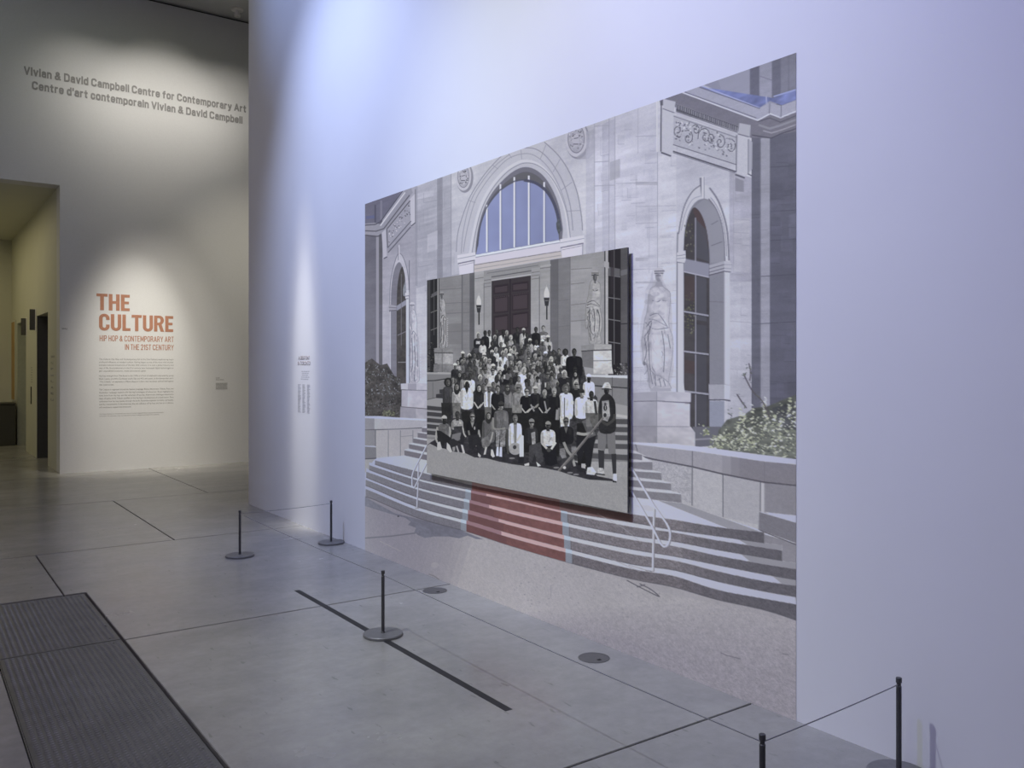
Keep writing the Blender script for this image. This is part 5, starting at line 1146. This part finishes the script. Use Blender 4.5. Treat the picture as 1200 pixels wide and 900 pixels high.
Bp.poly([(499, 523), (504, 520), (512, 524), (522, 526), (530, 529), (545, 531), (556, 536), (570, 537), (585, 541), (600, 544), (615, 546), (628, 547), (640, 549), (655, 552), (670, 557), (690, 562), (706, 563), (719, 564), (721, 562), (700, 558), (690, 548), (660, 535), (600, 520), (540, 508), (512, 514), (505, 518)], (48, 47, 52), 1, ('m', .3))
for x, y in ((675, 556), (668, 554), (690, 553), (652, 548), (600, 537)): Bp.ell(x, y, 3.5, 1.0, (140, 140, 144), .8)
# the crowd: x, y of each head, head size, skin, hair or hat, clothing, shoulder half-width, depth of torso, kind
r = random.Random(77)
def fig(x, y, q, skin, hair, top, w=None, h=None, k=''):
    w = w or q * 2.3; h = h or q * 8
    T = (top, top, top + 3)
    sy = y + q * 1.55
    Bp.poly(sp([(x - w * .45, sy), (x - w * .95, sy + q * .8), (x - w * 1.05, sy + h * .5), (x - w * .85, sy + h), (x + w * .85, sy + h), (x + w * 1.05, sy + h * .5), (x + w * .95, sy + q * .8), (x + w * .45, sy)], 3, True), T, 1, ('m', .22, 'g', .05))
    lo = max(16, int(top * .62)); hi = min(240, int(top * 1.22 + 14))
    Bp.poly([(x - w * 1.0, sy + q), (x - w * .7, sy + q * .9), (x - w * .6, sy + h * .9), (x - w * .95, sy + h * .9)], (lo,) * 3, .55)
    Bp.poly([(x + w * .3, sy + q * .7), (x + w * .75, sy + q * .8), (x + w * .7, sy + h * .5), (x + w * .35, sy + h * .45)], (hi,) * 3, .5)
    for i in range(2): Bp.line([(x + r.uniform(-.6, .6) * w, sy + h * r.uniform(.3, .5)), (x + r.uniform(-.5, .5) * w, sy + h * r.uniform(.6, .9))], .7, (lo,) * 3, .6)
    if 'V' in k: Bp.poly([(x - q * .7, sy), (x + q * .7, sy), (x, sy + q * 2.4)], (skin,) * 3)
    if 'O' in k: Bp.poly([(x - q * .6, sy), (x + q * .6, sy), (x + q * .35, sy + h), (x - q * .35, sy + h)], (max(20, top - 110),) * 3, .85)
    if 'P' in k: Bp.poly([(x - w * .5, sy + h * .3), (x + w * .5, sy + h * .3), (x + w * .45, sy + h * .62), (x - w * .5, sy + h * .62)], (178, 178, 182), .85, ('m', .5))
    if 'A' in k:
        Bp.line([(x - w, sy + h * .45), (x - w * .2, sy + h * .72), (x + w * .5, sy + h * .55)], 1.5, (skin + 25,) * 3); Bp.line([(x + w, sy + h * .45), (x + w * .1, sy + h * .7)], 1.5, (skin + 15,) * 3)
    Bp.poly([(x - q * .45, y + q * .6), (x + q * .45, y + q * .6), (x + q * .6, sy + q * .5), (x - q * .6, sy + q * .5)], (int(skin * .72),) * 3)
    if 'L' in k: Bp.ell(x, y + q * .9, q * 1.25, q * 2.3, (hair,) * 3, 1, ('m', .3))
    if 'F' in k: Bp.ell(x, y, q * 1.5, q * 1.7, (hair,) * 3, 1, ('m', .4))
    Bp.ell(x, y - q * .25, q * .95, q * 1.35, (hair,) * 3, 1, None, 12)
    Bp.ell(x + q * .08, y + q * .15, q * .78, q * 1.2, (skin,) * 3, 1, ('g', .08), 12)
    Bp.ell(x - q * .32, y + q * .35, q * .42, q * .85, (int(skin * .62),) * 3, .55, None, 8)
    Bp.ell(x + q * .35, y + q * .15, q * .28, q * .55, (min(235, int(skin * 1.35 + 12)),) * 3, .6, None, 8)
    if 'G' in k: Bp.line([(x - q * .72, y - q * .02), (x + q * .78, y - q * .02)], q * .42, (24, 24, 26))
    else: Bp.line([(x - q * .55, y - q * .02), (x + q * .55, y - q * .02)], q * .24, (int(skin * .45),) * 3, .8)
    Bp.line([(x - q * .3, y + q * .78), (x + q * .35, y + q * .76)], q * .2, (int(skin * .5),) * 3, .8)
    if 'C' in k: Bp.poly([(x - q * 1.0, y - q * .25), (x - q * .9, y - q * 1.1), (x, y - q * 1.55), (x + q * .9, y - q * 1.1), (x + q * 1.1, y - q * .2)], (hair,) * 3); Bp.line([(x - q * 1.0, y - q * .22), (x + q * 1.1, y - q * .2)], q * .24, (max(20, hair - 110),) * 3)
Bp.poly([(521, 512), (521, 455), (531, 440), (540, 426), (552, 412), (561, 398), (577, 393), (626, 391), (640, 398), (646, 408), (664, 420), (684, 430), (688, 452), (700, 466), (703, 500), (690, 540), (640, 540), (540, 520)], (50, 50, 53), .92, ('m', .8))
CR = [
(560.3,392.7,2.4,120,180,36,5,11,'P'),(568.5,390.7,2.3,52,40,30,4.5,14,''),(573.3,390,2.1,72,40,186,2.6,14,''),(582,388.5,2.0,80,60,52,4,10,''),(589.7,389.5,2.3,44,36,202,5.2,13,'V'),(593.9,390,2.0,140,150,52,3,10,''),
(606.3,386.5,2.1,60,30,36,5,12,'V'),(613.7,387.5,2.1,56,176,168,4.5,12,'CV'),(617.3,393,2.0,60,40,44,3,10,''),(628,386.5,2.3,66,36,30,4.8,14,''),(636.7,385,2.4,150,60,96,5.6,14,'P'),(642,396,2.4,60,196,168,5,12,'C'),
(598.7,395.7,2.2,168,170,146,3.6,12,''),(580,395.7,2.1,100,176,46,4,10,''),(603,400,2.0,66,40,62,3,9,''),(565.7,401,2.1,60,40,186,4,9,'P'),(621,399.5,2.1,60,196,150,3.8,10,'C'),(628.7,401,2.0,70,60,206,3,6,''),(635.7,400.7,2.2,70,210,90,4,11,'C'),
(611,404.5,2.3,128,130,60,4,10,''),(618.7,405.7,2.3,118,56,110,4,10,'G'),(576.5,403,2.1,66,40,40,3.4,9,''),(587,404,2.0,100,60,70,3,8,''),(594,403,2.0,90,50,60,3,8,''),(643.8,408,2.2,80,36,60,3.4,10,''),(631,410,2.2,110,60,96,3.6,9,''),
(648.8,413.5,2.2,74,42,78,3.8,11,''),(655,411.7,2.2,122,48,52,3.4,12,''),(662.5,412.5,2.4,60,36,196,5,12,'F'),(542.3,415,2.3,54,200,36,4.2,15,'C'),(549.9,417.7,2.4,112,200,110,4,12,'P'),(556,416.3,2.2,96,42,88,3.8,10,''),(560,417.5,2.2,62,42,150,3.6,10,''),
(567.3,416.5,2.3,64,196,96,4,10,'C'),(576.7,413.5,2.4,74,176,42,4.4,10,'C'),(581.3,410,2.2,140,170,196,3.6,10,''),(593,411.5,2.1,150,196,120,3,9,''),(599,412,2.2,150,196,118,3.4,10,''),(589.3,414.5,2.5,112,176,218,5.6,14,'V'),(597,417.7,2.5,92,206,150,4.6,12,'CV'),
(605.7,416.5,2.4,120,180,52,4.6,11,''),(619.3,415,2.4,100,56,110,4.2,10,'G'),(611.5,412,2.2,60,40,80,3.6,10,''),(627.3,417.7,2.3,140,168,60,4,11,''),(639.3,415,2.4,90,226,80,4.2,12,'C'),(633,413,2.1,100,60,120,3,9,''),
(544,421.7,2.3,112,60,60,3.8,12,''),(569,422,2.5,132,196,120,5,14,'O'),(609,426.5,2.4,112,170,110,4,11,'C'),(614.3,427.7,2.3,140,60,150,3.8,12,''),(619.5,421.5,2.4,150,60,90,4.2,13,'G'),(630.3,426.3,2.4,130,150,50,4.4,14,''),(646,421.7,2.7,162,170,224,6.2,20,''),
(604,425,2.2,80,50,70,3.6,10,''),(624,424,2.2,90,60,100,3.6,10,'G'),(638,424,2.2,110,70,70,3.6,10,''),(586,425,2.2,100,170,190,3.6,10,''),(556,425,2.2,72,44,72,3.8,12,''),(563,426,2.2,110,60,150,3,9,''),(578,429.7,2.4,90,200,196,4.4,12,'C'),(533.3,429,2.4,92,206,42,4.6,13,'C'),
(592.3,430.5,2.4,58,40,26,4.6,16,'P'),(672.9,412.8,3.0,66,36,26,9.4,24,''),(656.7,431,2.3,150,170,172,4,12,'P'),(600,432,2.2,90,60,64,3.6,10,''),(550,432,2.2,86,50,80,3.8,12,''),(539,437.5,2.3,100,60,60,4,12,''),(544,440.5,2.4,66,40,132,4.4,14,''),(556,437,2.4,62,40,72,4.4,13,''),
(568.7,433,2.5,100,56,150,5,14,'G'),(605.3,437.3,2.4,60,150,38,4.4,13,'C'),(577.3,434.5,2.7,122,60,208,6.4,22,'G'),(584,440,2.2,70,40,60,3.8,12,''),(614.3,434,2.8,160,176,230,7.4,16,''),(630,432.5,2.4,66,46,132,5.4,14,''),(622,431,2.2,80,50,60,3.6,10,''),(636,434,2.2,90,50,70,4,10,''),
(627.3,439.3,2.6,120,140,146,6,20,'GV'),(642,438.7,2.8,110,56,58,7,18,'GP'),(661.3,438,2.9,132,190,36,8.4,20,''),(650,440,2.3,110,60,120,4,12,''),(674,433.3,2.6,52,40,32,6,14,'G'),(562.7,442.7,2.6,140,200,90,4.6,14,''),(550.7,441,2.5,60,40,216,5.6,14,''),(530.7,445.3,2.6,132,60,50,4.2,14,'P'),
(570,447,2.4,90,50,150,4,14,''),(598.7,446,2.5,62,40,70,4.6,14,''),(617,448,2.7,82,40,214,6,12,'C'),(690,442.5,3.0,36,236,222,6.6,18,'C'),(525,448,3.2,90,38,62,6,26,'F'),(547,450,3.0,42,176,206,7.2,24,'V'),(535.3,453.3,2.9,122,40,168,5.2,16,'L'),(566.7,453,2.5,100,60,88,4,14,''),
(561.3,455,3.0,150,34,40,5.6,26,'LA'),(573,454,3.0,92,160,214,5.6,19,'CO'),(583.3,456,3.0,122,34,30,7.6,30,'A'),(594.7,454,2.9,112,50,108,5.4,30,'GL'),(607.3,454.7,3.1,114,110,130,6.6,22,'FG'),(675,450.5,3.1,122,180,36,6.6,18,'G'),(663.3,455.3,3.3,112,80,214,8.0,30,'F'),
(627.3,456.3,2.9,112,180,34,6,24,'CA'),(617.3,459,3.1,150,60,26,7.6,28,'GA'),(638.3,460.7,2.9,142,150,28,6.6,28,'A'),(649.5,458.7,3.1,150,140,28,6.6,28,''),(681.7,460.5,3.2,142,46,222,7.8,24,'C'),(693,463,3.2,52,42,196,7.2,22,''),
]
for i in range(60):   # faces glimpsed between the others
    u = r.random(); x = 528 + 150 * u; y = r.uniform(404 + 26 * abs(u - .45) * 2, 452)
    CR.append((x, y, 2.1, r.choice([58, 72, 96, 124, 146]), r.choice([36, 48, 70, 150]), r.choice([34, 52, 74, 100, 134, 160]), r.uniform(2.8, 4), r.uniform(7, 11), r.choice(['', '', 'G', 'C', 'L'])))
CR.sort(key=lambda c: c[1])
for c in CR: fig(*c)
# legs and skirts of the second row
for x0, x1, y0, y1, c in ((517, 529, 472, 492, 40), (541, 553, 482, 505, 34), (530, 540, 472, 490, 110), (556, 568, 480, 512, 28), (568, 576, 477, 500, 100), (578, 592, 480, 515, 34), (590, 600, 478, 520, 44), (600, 612, 474, 488, 120), (600, 640, 484, 530, 32), (636, 656, 486, 535, 28), (676, 688, 496, 545, 30), (656, 668, 488, 500, 190), (686, 704, 484, 500, 90)):
    Bp.poly([(x0, y0), (x1, y0), (x1 - 1, y1), (x0 + 1, y1)], (c,) * 3, 1, ('m', .3))
Bp.line([(672, 474), (672, 470)], 1, (200, 200, 200)); Bp.ell(679, 479, 2.6, 2.6, (236, 236, 240)); Bp.line([(697, 470), (699, 486)], 3.0, (58, 58, 60)); Bp.line([(655, 478), (654, 492)], 2.2, (118, 118, 120)); Bp.line([(653, 480), (652, 492)], 2.4, (140, 140, 144))
Bp.line([(638, 470), (641, 484)], 1.8, (140, 140, 142)); Bp.line([(622, 474), (626, 482)], 1.8, (140, 140, 142));
for x in (668, 669.5): Bp.line([(661.5, 466), (661.5, 492)], .8, (70, 70, 72))
# front row
def U(p): return Z(500, 485, 12, p)
def limb(pts, w, c): Bp.line(sp(pts, 3), w, (c,) * 3)
fig(520.6, 491.5, 3.2, 42, 176, 120, 6.6, 14, 'C'); Bp.poly(U([(180, 140), (320, 150), (300, 290), (240, 370), (190, 300)]), (96, 96, 98), 1, ('m', .3)); limb(U([(150, 190), (130, 330), (150, 400)]), 2.0, 156); limb(U([(325, 190), (330, 280), (295, 400)]), 2.0, 156)
Bp.poly(U([(140, 230), (200, 240), (290, 300), (330, 330), (320, 440), (260, 400), (240, 460), (200, 420), (160, 400)]), (36, 36, 38), 1, ('m', .2)); Bp.poly(U([(150, 400), (190, 390), (215, 490), (180, 510), (145, 510)]), (178, 178, 182)); Bp.poly(U([(285, 400), (325, 440), (360, 530), (330, 545), (280, 490)]), (184, 184, 188))
fig(536, 486.5, 3.1, 64, 50, 150, 6.6, 12, ''); Bp.poly(U([(380, 180), (500, 170), (500, 260), (430, 300), (390, 280)]), (56, 56, 60), 1, ('m', .4)); Bp.poly(U([(360, 290), (480, 260), (510, 330), (440, 380), (350, 350)]), (112, 112, 116)); Bp.ell(*U([(372, 410)])[0], 3.6, 5.2, (44, 44, 48)); Bp.poly(U([(490, 260), (540, 300), (520, 420), (480, 430), (470, 330)]), (40, 40, 44)); limb(U([(510, 200), (525, 280), (550, 320)]), 1.6, 170); Bp.poly(U([(480, 430), (510, 440), (540, 550), (510, 560)]), (180, 180, 184)); Bp.poly(U([(360, 470), (400, 460), (400, 520), (370, 530)]), (140, 140, 144)); Bp.line(U([(420, 450), (450, 545)]), 2, (150, 150, 154))
fig(553.6, 488.5, 3.3, 140, 80, 28, 7.0, 18, 'GV'); limb(U([(590, 240), (610, 340), (650, 440)]), 2.2, 112); limb(U([(735, 230), (725, 340), (690, 450)]), 2.2, 128); Bp.poly(U([(580, 300), (740, 290), (760, 420), (760, 560), (715, 580), (700, 440), (650, 500), (600, 480)]), (40, 40, 44), 1, ('m', .2)); Bp.ell(*U([(674, 200)])[0], 1.0, 2.0, (150, 150, 154)); Bp.poly(U([(725, 545), (765, 590), (750, 615), (720, 590)]), (180, 180, 184)); limb(U([(735, 240), (750, 320)]), 1.8, 150)
fig(572.5, 487.5, 2.9, 132, 44, 92, 7.2, 26, 'L'); limb(U([(930, 260), (900, 380), (850, 440)]), 1.9, 150); Bp.poly(U([(770, 360), (860, 300), (900, 420), (830, 500), (780, 460)]), (110, 110, 112), 1, ('m', .3)); Bp.poly(U([(825, 460), (850, 470), (830, 570), (800, 575)]), (178, 178, 182)); Bp.poly(U([(905, 500), (930, 500), (960, 600), (930, 615), (900, 580)]), (190, 190, 194))
fig(587.3, 475.5, 3.5, 124, 60, 98, 8.2, 26, 'GC'); limb(U([(935, 60), (940, 200), (1040, 215), (1100, 200)]), 2.2, 132); Bp.poly(U([(970, 220), (1110, 220), (1105, 460), (1035, 470), (1030, 280), (1015, 470), (975, 460)]), (124, 124, 128), 1, ('m', .55)); Bp.poly(U([(985, 465), (1012, 465), (1015, 595), (975, 590)]), (234, 234, 238)); Bp.poly(U([(1030, 465), (1060, 465), (1060, 605), (1020, 600)]), (230, 230, 234)); limb(U([(1130, 220), (1140, 480), (1145, 560)]), 2.2, 72)
fig(603.8, 490.8, 3.3, 112, 90, 218, 7.4, 30, 'O'); Bp.ell(*V([(75, 350)])[0], 7.6, 7.2, (152, 152, 156), 1, ('m', .15), 20); Bp.ell(*V([(70, 335)])[0], 2.2, 2.4, (60, 60, 64)); Bp.poly(V([(115, 200), (160, 220), (160, 430), (118, 432)]), (206, 206, 210)); limb(V([(130, 210), (95, 270)]), 2.2, 186); Bp.poly(V([(110, 432), (165, 432), (160, 500), (105, 495)]), (36, 36, 40))
fig(623, 495.5, 3.3, 132, 130, 46, 7.0, 18, 'CG'); Bp.poly(V([(235, 190), (275, 180), (280, 300), (245, 310)]), (152, 152, 156), 1, ('m', .4)); Bp.poly(V([(215, 320), (330, 280), (360, 480), (300, 520), (270, 400), (240, 490), (210, 470)]), (66, 66, 70), 1, ('m', .25)); Bp.poly(V([(285, 480), (335, 520), (300, 530)]), (196, 196, 200)); Bp.poly(V([(165, 505), (215, 490), (215, 520), (170, 522)]), (190, 190, 194))
fig(642.3, 498.5, 3.3, 62, 140, 198, 8.2, 18, 'C'); Bp.poly(V([(345, 340), (400, 330), (420, 370), (480, 350), (500, 500), (440, 525), (380, 510)]), (28, 28, 32), 1, ('m', .2)); Bp.ell(*V([(412, 362)])[0], 2.6, 2.6, (70, 70, 72)); limb(V([(350, 300), (390, 345)]), 2.6, 176); limb(V([(480, 290), (440, 350)]), 2.6, 196)
fig(663.3, 494.3, 3.5, 102, 60, 30, 8.6, 20, 'GV'); limb(V([(700, 195), (770, 205), (850, 190)]), 3.2, 154); Bp.poly(V([(640, 330), (740, 330), (765, 380), (740, 420), (640, 410)]), (112, 112, 116), 1, ('m', .3)); Bp.poly(V([(525, 350), (570, 340), (590, 440), (545, 450), (520, 400)]), (120, 120, 124), 1, ('m', .3)); limb(V([(565, 290), (600, 370), (650, 430)]), 3.0, 140); limb(V([(650, 440), (672, 520)]), 2.8, 150); Bp.poly(V([(540, 450), (680, 430), (600, 560), (540, 550)]), (58, 58, 62), .8)
Bp.poly(V([(690, 230), (880, 220), (850, 420), (830, 560), (790, 560), (770, 330), (740, 500), (690, 400)]), (34, 34, 38), 1, ('m', .15)); Bp.poly(V([(800, 540), (850, 530), (890, 590), (870, 615), (790, 605)]), (196, 196, 200), 1, ('m', .2)); Bp.poly(V([(740, 500), (780, 500), (780, 550), (740, 540)]), (170, 170, 174)); Bp.line(V([(780, 60), (850, 230)]), 9, (130, 130, 134), .5)
# man with the bucket hat and the long staff
Bp.poly(V([(905, 180), (1080, 175), (1085, 400), (1015, 405), (995, 260), (975, 370), (905, 350)]), (112, 112, 116), 1, gn); Bp.line(V([(993, 200), (995, 300)]), .9, (70, 70, 74)); Bp.poly(V([(908, 360), (970, 370), (968, 560), (915, 560)]), (54, 54, 58)); Bp.poly(V([(1040, 402), (1090, 400), (1090, 610), (1055, 605)]), (50, 50, 54)); Bp.poly(V([(905, 540), (960, 545), (975, 615), (905, 610)]), (176, 176, 180), 1, ('m', .4)); Bp.poly(V([(1060, 600), (1095, 600), (1098, 675), (1055, 665)]), (206, 206, 210)); Bp.line(V([(1055, 680), (1092, 684)]), 1.4, (24, 24, 28)); Bp.line(V([(880, 600), (975, 612)]), 1.4, (30, 30, 34))
Bp.poly(sp([(706, 464), (702, 472), (701.5, 490), (703.5, 507), (720.5, 506), (721.5, 488), (721, 472), (716.5, 464), (711, 461)], 3, True), (40, 40, 42), 1, ('m', .25)); Bp.poly([(705.5, 470), (713.5, 469), (715, 487), (712, 494), (706, 492)], (150, 150, 154), 1, ('m', .3)); Bp.ell(709.3, 478, 2.2, 3.4, (40, 40, 42)); Bp.ell(709.3, 473.5, 1.5, 1.8, (66, 66, 70)); Bp.line([(709.5, 475.5), (709.5, 480)], .7, (190, 190, 194)); Bp.ell(709, 486.5, 1.8, 2.6, (48, 48, 50))
limb([(703, 486), (705, 493), (710, 497)], 3.2, 62); limb([(720.5, 486), (719, 492), (711, 498)], 3.0, 66)
Bp.ell(710.8, 457.5, 3.0, 4.8, (32, 32, 34), 1, None, 14); Bp.poly([(705, 455.5), (707.5, 450), (709, 448), (713, 448), (715, 450.5), (716.5, 455.5), (714, 455), (707, 454.5)], (200, 200, 204), 1, ('m', .4)); Bp.line([(705, 455.8), (716.8, 456.2)], 1.3, (60, 60, 64)); Bp.ell(712.3, 458.5, .8, 1.6, (74, 74, 78), .8)
Bp.poly(V([(500, 568), (520, 580), (640, 450), (745, 320), (968, 42), (958, 32), (945, 40), (720, 310), (620, 430)]), (122, 120, 122), 1, ('m', .12)); Bp.line(V([(515, 575), (640, 440), (740, 315), (962, 40)]), .6, (70, 68, 70)); Bp.ell(*V([(570, 540)])[0], 1.8, 1.8, (190, 190, 194))
ILL = [[0.2251, 0.7534, 0.1444, -0.9179, 0.1041, 0.1106, 0.2694, -0.1877, 0.0239, -0.0399], [0.2354, 0.8727, 0.1624, -1.1486, 0.0546, 0.1517, 0.3837, -0.1541, 0.0004, -0.0514], [0.339, 0.967, 0.2451, -1.3329, -0.108, 0.2715, 0.4694, -0.0211, 0.0212, -0.0889]]

# ---- print inks are what the sheet shows divided by the light of a white wall there
def illum(y, z):
    u = (ML - y) / (ML - MR); v = z / MT
    b = [np.ones_like(u), u, v, u * u, u * v, v * v, u ** 3, u * u * v, u * v * v, v ** 3]
    return np.stack([sum(k * t for k, t in zip(cf, b)) for cf in ILL], -1)
def sheet(Pn, name, parent, mat, rough):
    W, H = Pn.W, Pn.H
    u = (np.arange(W) + 0.5) / W; v = (np.arange(H) + 0.5) / H
    u[0] = 0; u[-1] = 1; v[0] = 0; v[-1] = 1
    y = Pn.yl + (Pn.yr - Pn.yl) * u; z = Pn.z1 + (Pn.z0 - Pn.z1) * v
    Y, Zz = np.meshgrid(y, z)
    seen = np.clip(Pn.im / 255.0, 0.004, 1.0)
    lin = np.where(seen <= 0.04045, seen / 12.92, ((seen + 0.055) / 1.055) ** 2.4)
    alb = np.clip(lin / illum(Y, Zz) * 0.80, 0.004, 0.9)
    co = np.empty((H * W, 3), np.float32); co[:, 0] = Pn.X; co[:, 1] = Y.ravel(); co[:, 2] = Zz.ravel()
    i = np.arange(H * W).reshape(H, W)
    f = np.stack([i[:-1, :-1], i[1:, :-1], i[1:, 1:], i[:-1, 1:]], -1).reshape(-1, 4)
    me = bpy.data.meshes.new(name)
    me.vertices.add(H * W); me.vertices.foreach_set('co', co.ravel())
    me.loops.add(f.size); me.loops.foreach_set('vertex_index', f.ravel().astype(np.int32))
    me.polygons.add(len(f)); me.polygons.foreach_set('loop_start', np.arange(0, f.size, 4, dtype=np.int32))
    me.update(calc_edges=True)
    at = me.color_attributes.new('ink', 'FLOAT_COLOR', 'POINT')
    c = np.ones((H * W, 4), np.float32); c[:, :3] = alb.reshape(-1, 3)
    at.data.foreach_set('color', c.ravel())
    return link(name, me, mat, parent)
def ink_mat(name, rough):
    m, nt, b = new_mat(name)
    a = N(nt, 'ShaderNodeVertexColor'); a.layer_name = 'ink'
    nt.links.new(a.outputs['Color'], b.inputs['Base Color'])
    b.inputs['Roughness'].default_value = rough
    b.inputs['Specular IOR Level'].default_value = 0.25
    return m
M_INK = ink_mat('printed_vinyl', 0.7); M_INK2 = ink_mat('matte_photograph', 0.65)
# scene placement: artwork was drawn in world coordinates, so the things sit at their lower far corner and the sheets keep their place
mu = empty('mural', (WX, 7.065, 0.0))
tag(mu, 'wall-sized printed mural of a pale stone museum entrance with curved steps and a red carpet', 'mural')
A.X = WX - 0.0022
inv(sheet(A, 'printed_sheet', mu, M_INK, .7), mu)
inv(box('backing', (WX - 0.0018, MR + 0.001, 0.001), (WX - 0.0003, ML - 0.001, MT - 0.001), M_WALL, mu), mu)
ph = empty('mounted_photograph', (WX, 5.88, 0.82))
tag(ph, 'smaller black-and-white group photograph of a crowd on museum steps, mounted proud of the mural', 'photograph')
inv(sheet(Bp, 'photograph_print', ph, M_INK2, .65), ph)
M_BOARD = simple_mat('board_edge', (0.06, 0.058, 0.07), 0.6)
inv(box('board', (PX + 0.0004, 3.5955, 0.8195), (PX + 0.011, 5.8795, 2.3295), M_BOARD, ph), ph)
for a_, b_ in (((PX + 0.011, 3.85, 1.95), (WX - 0.0023, 5.62, 2.05)), ((PX + 0.011, 3.85, 1.05), (WX - 0.0023, 5.62, 1.12))):
    inv(box('mounting_batten', a_, b_, M_BOARD, ph), ph)
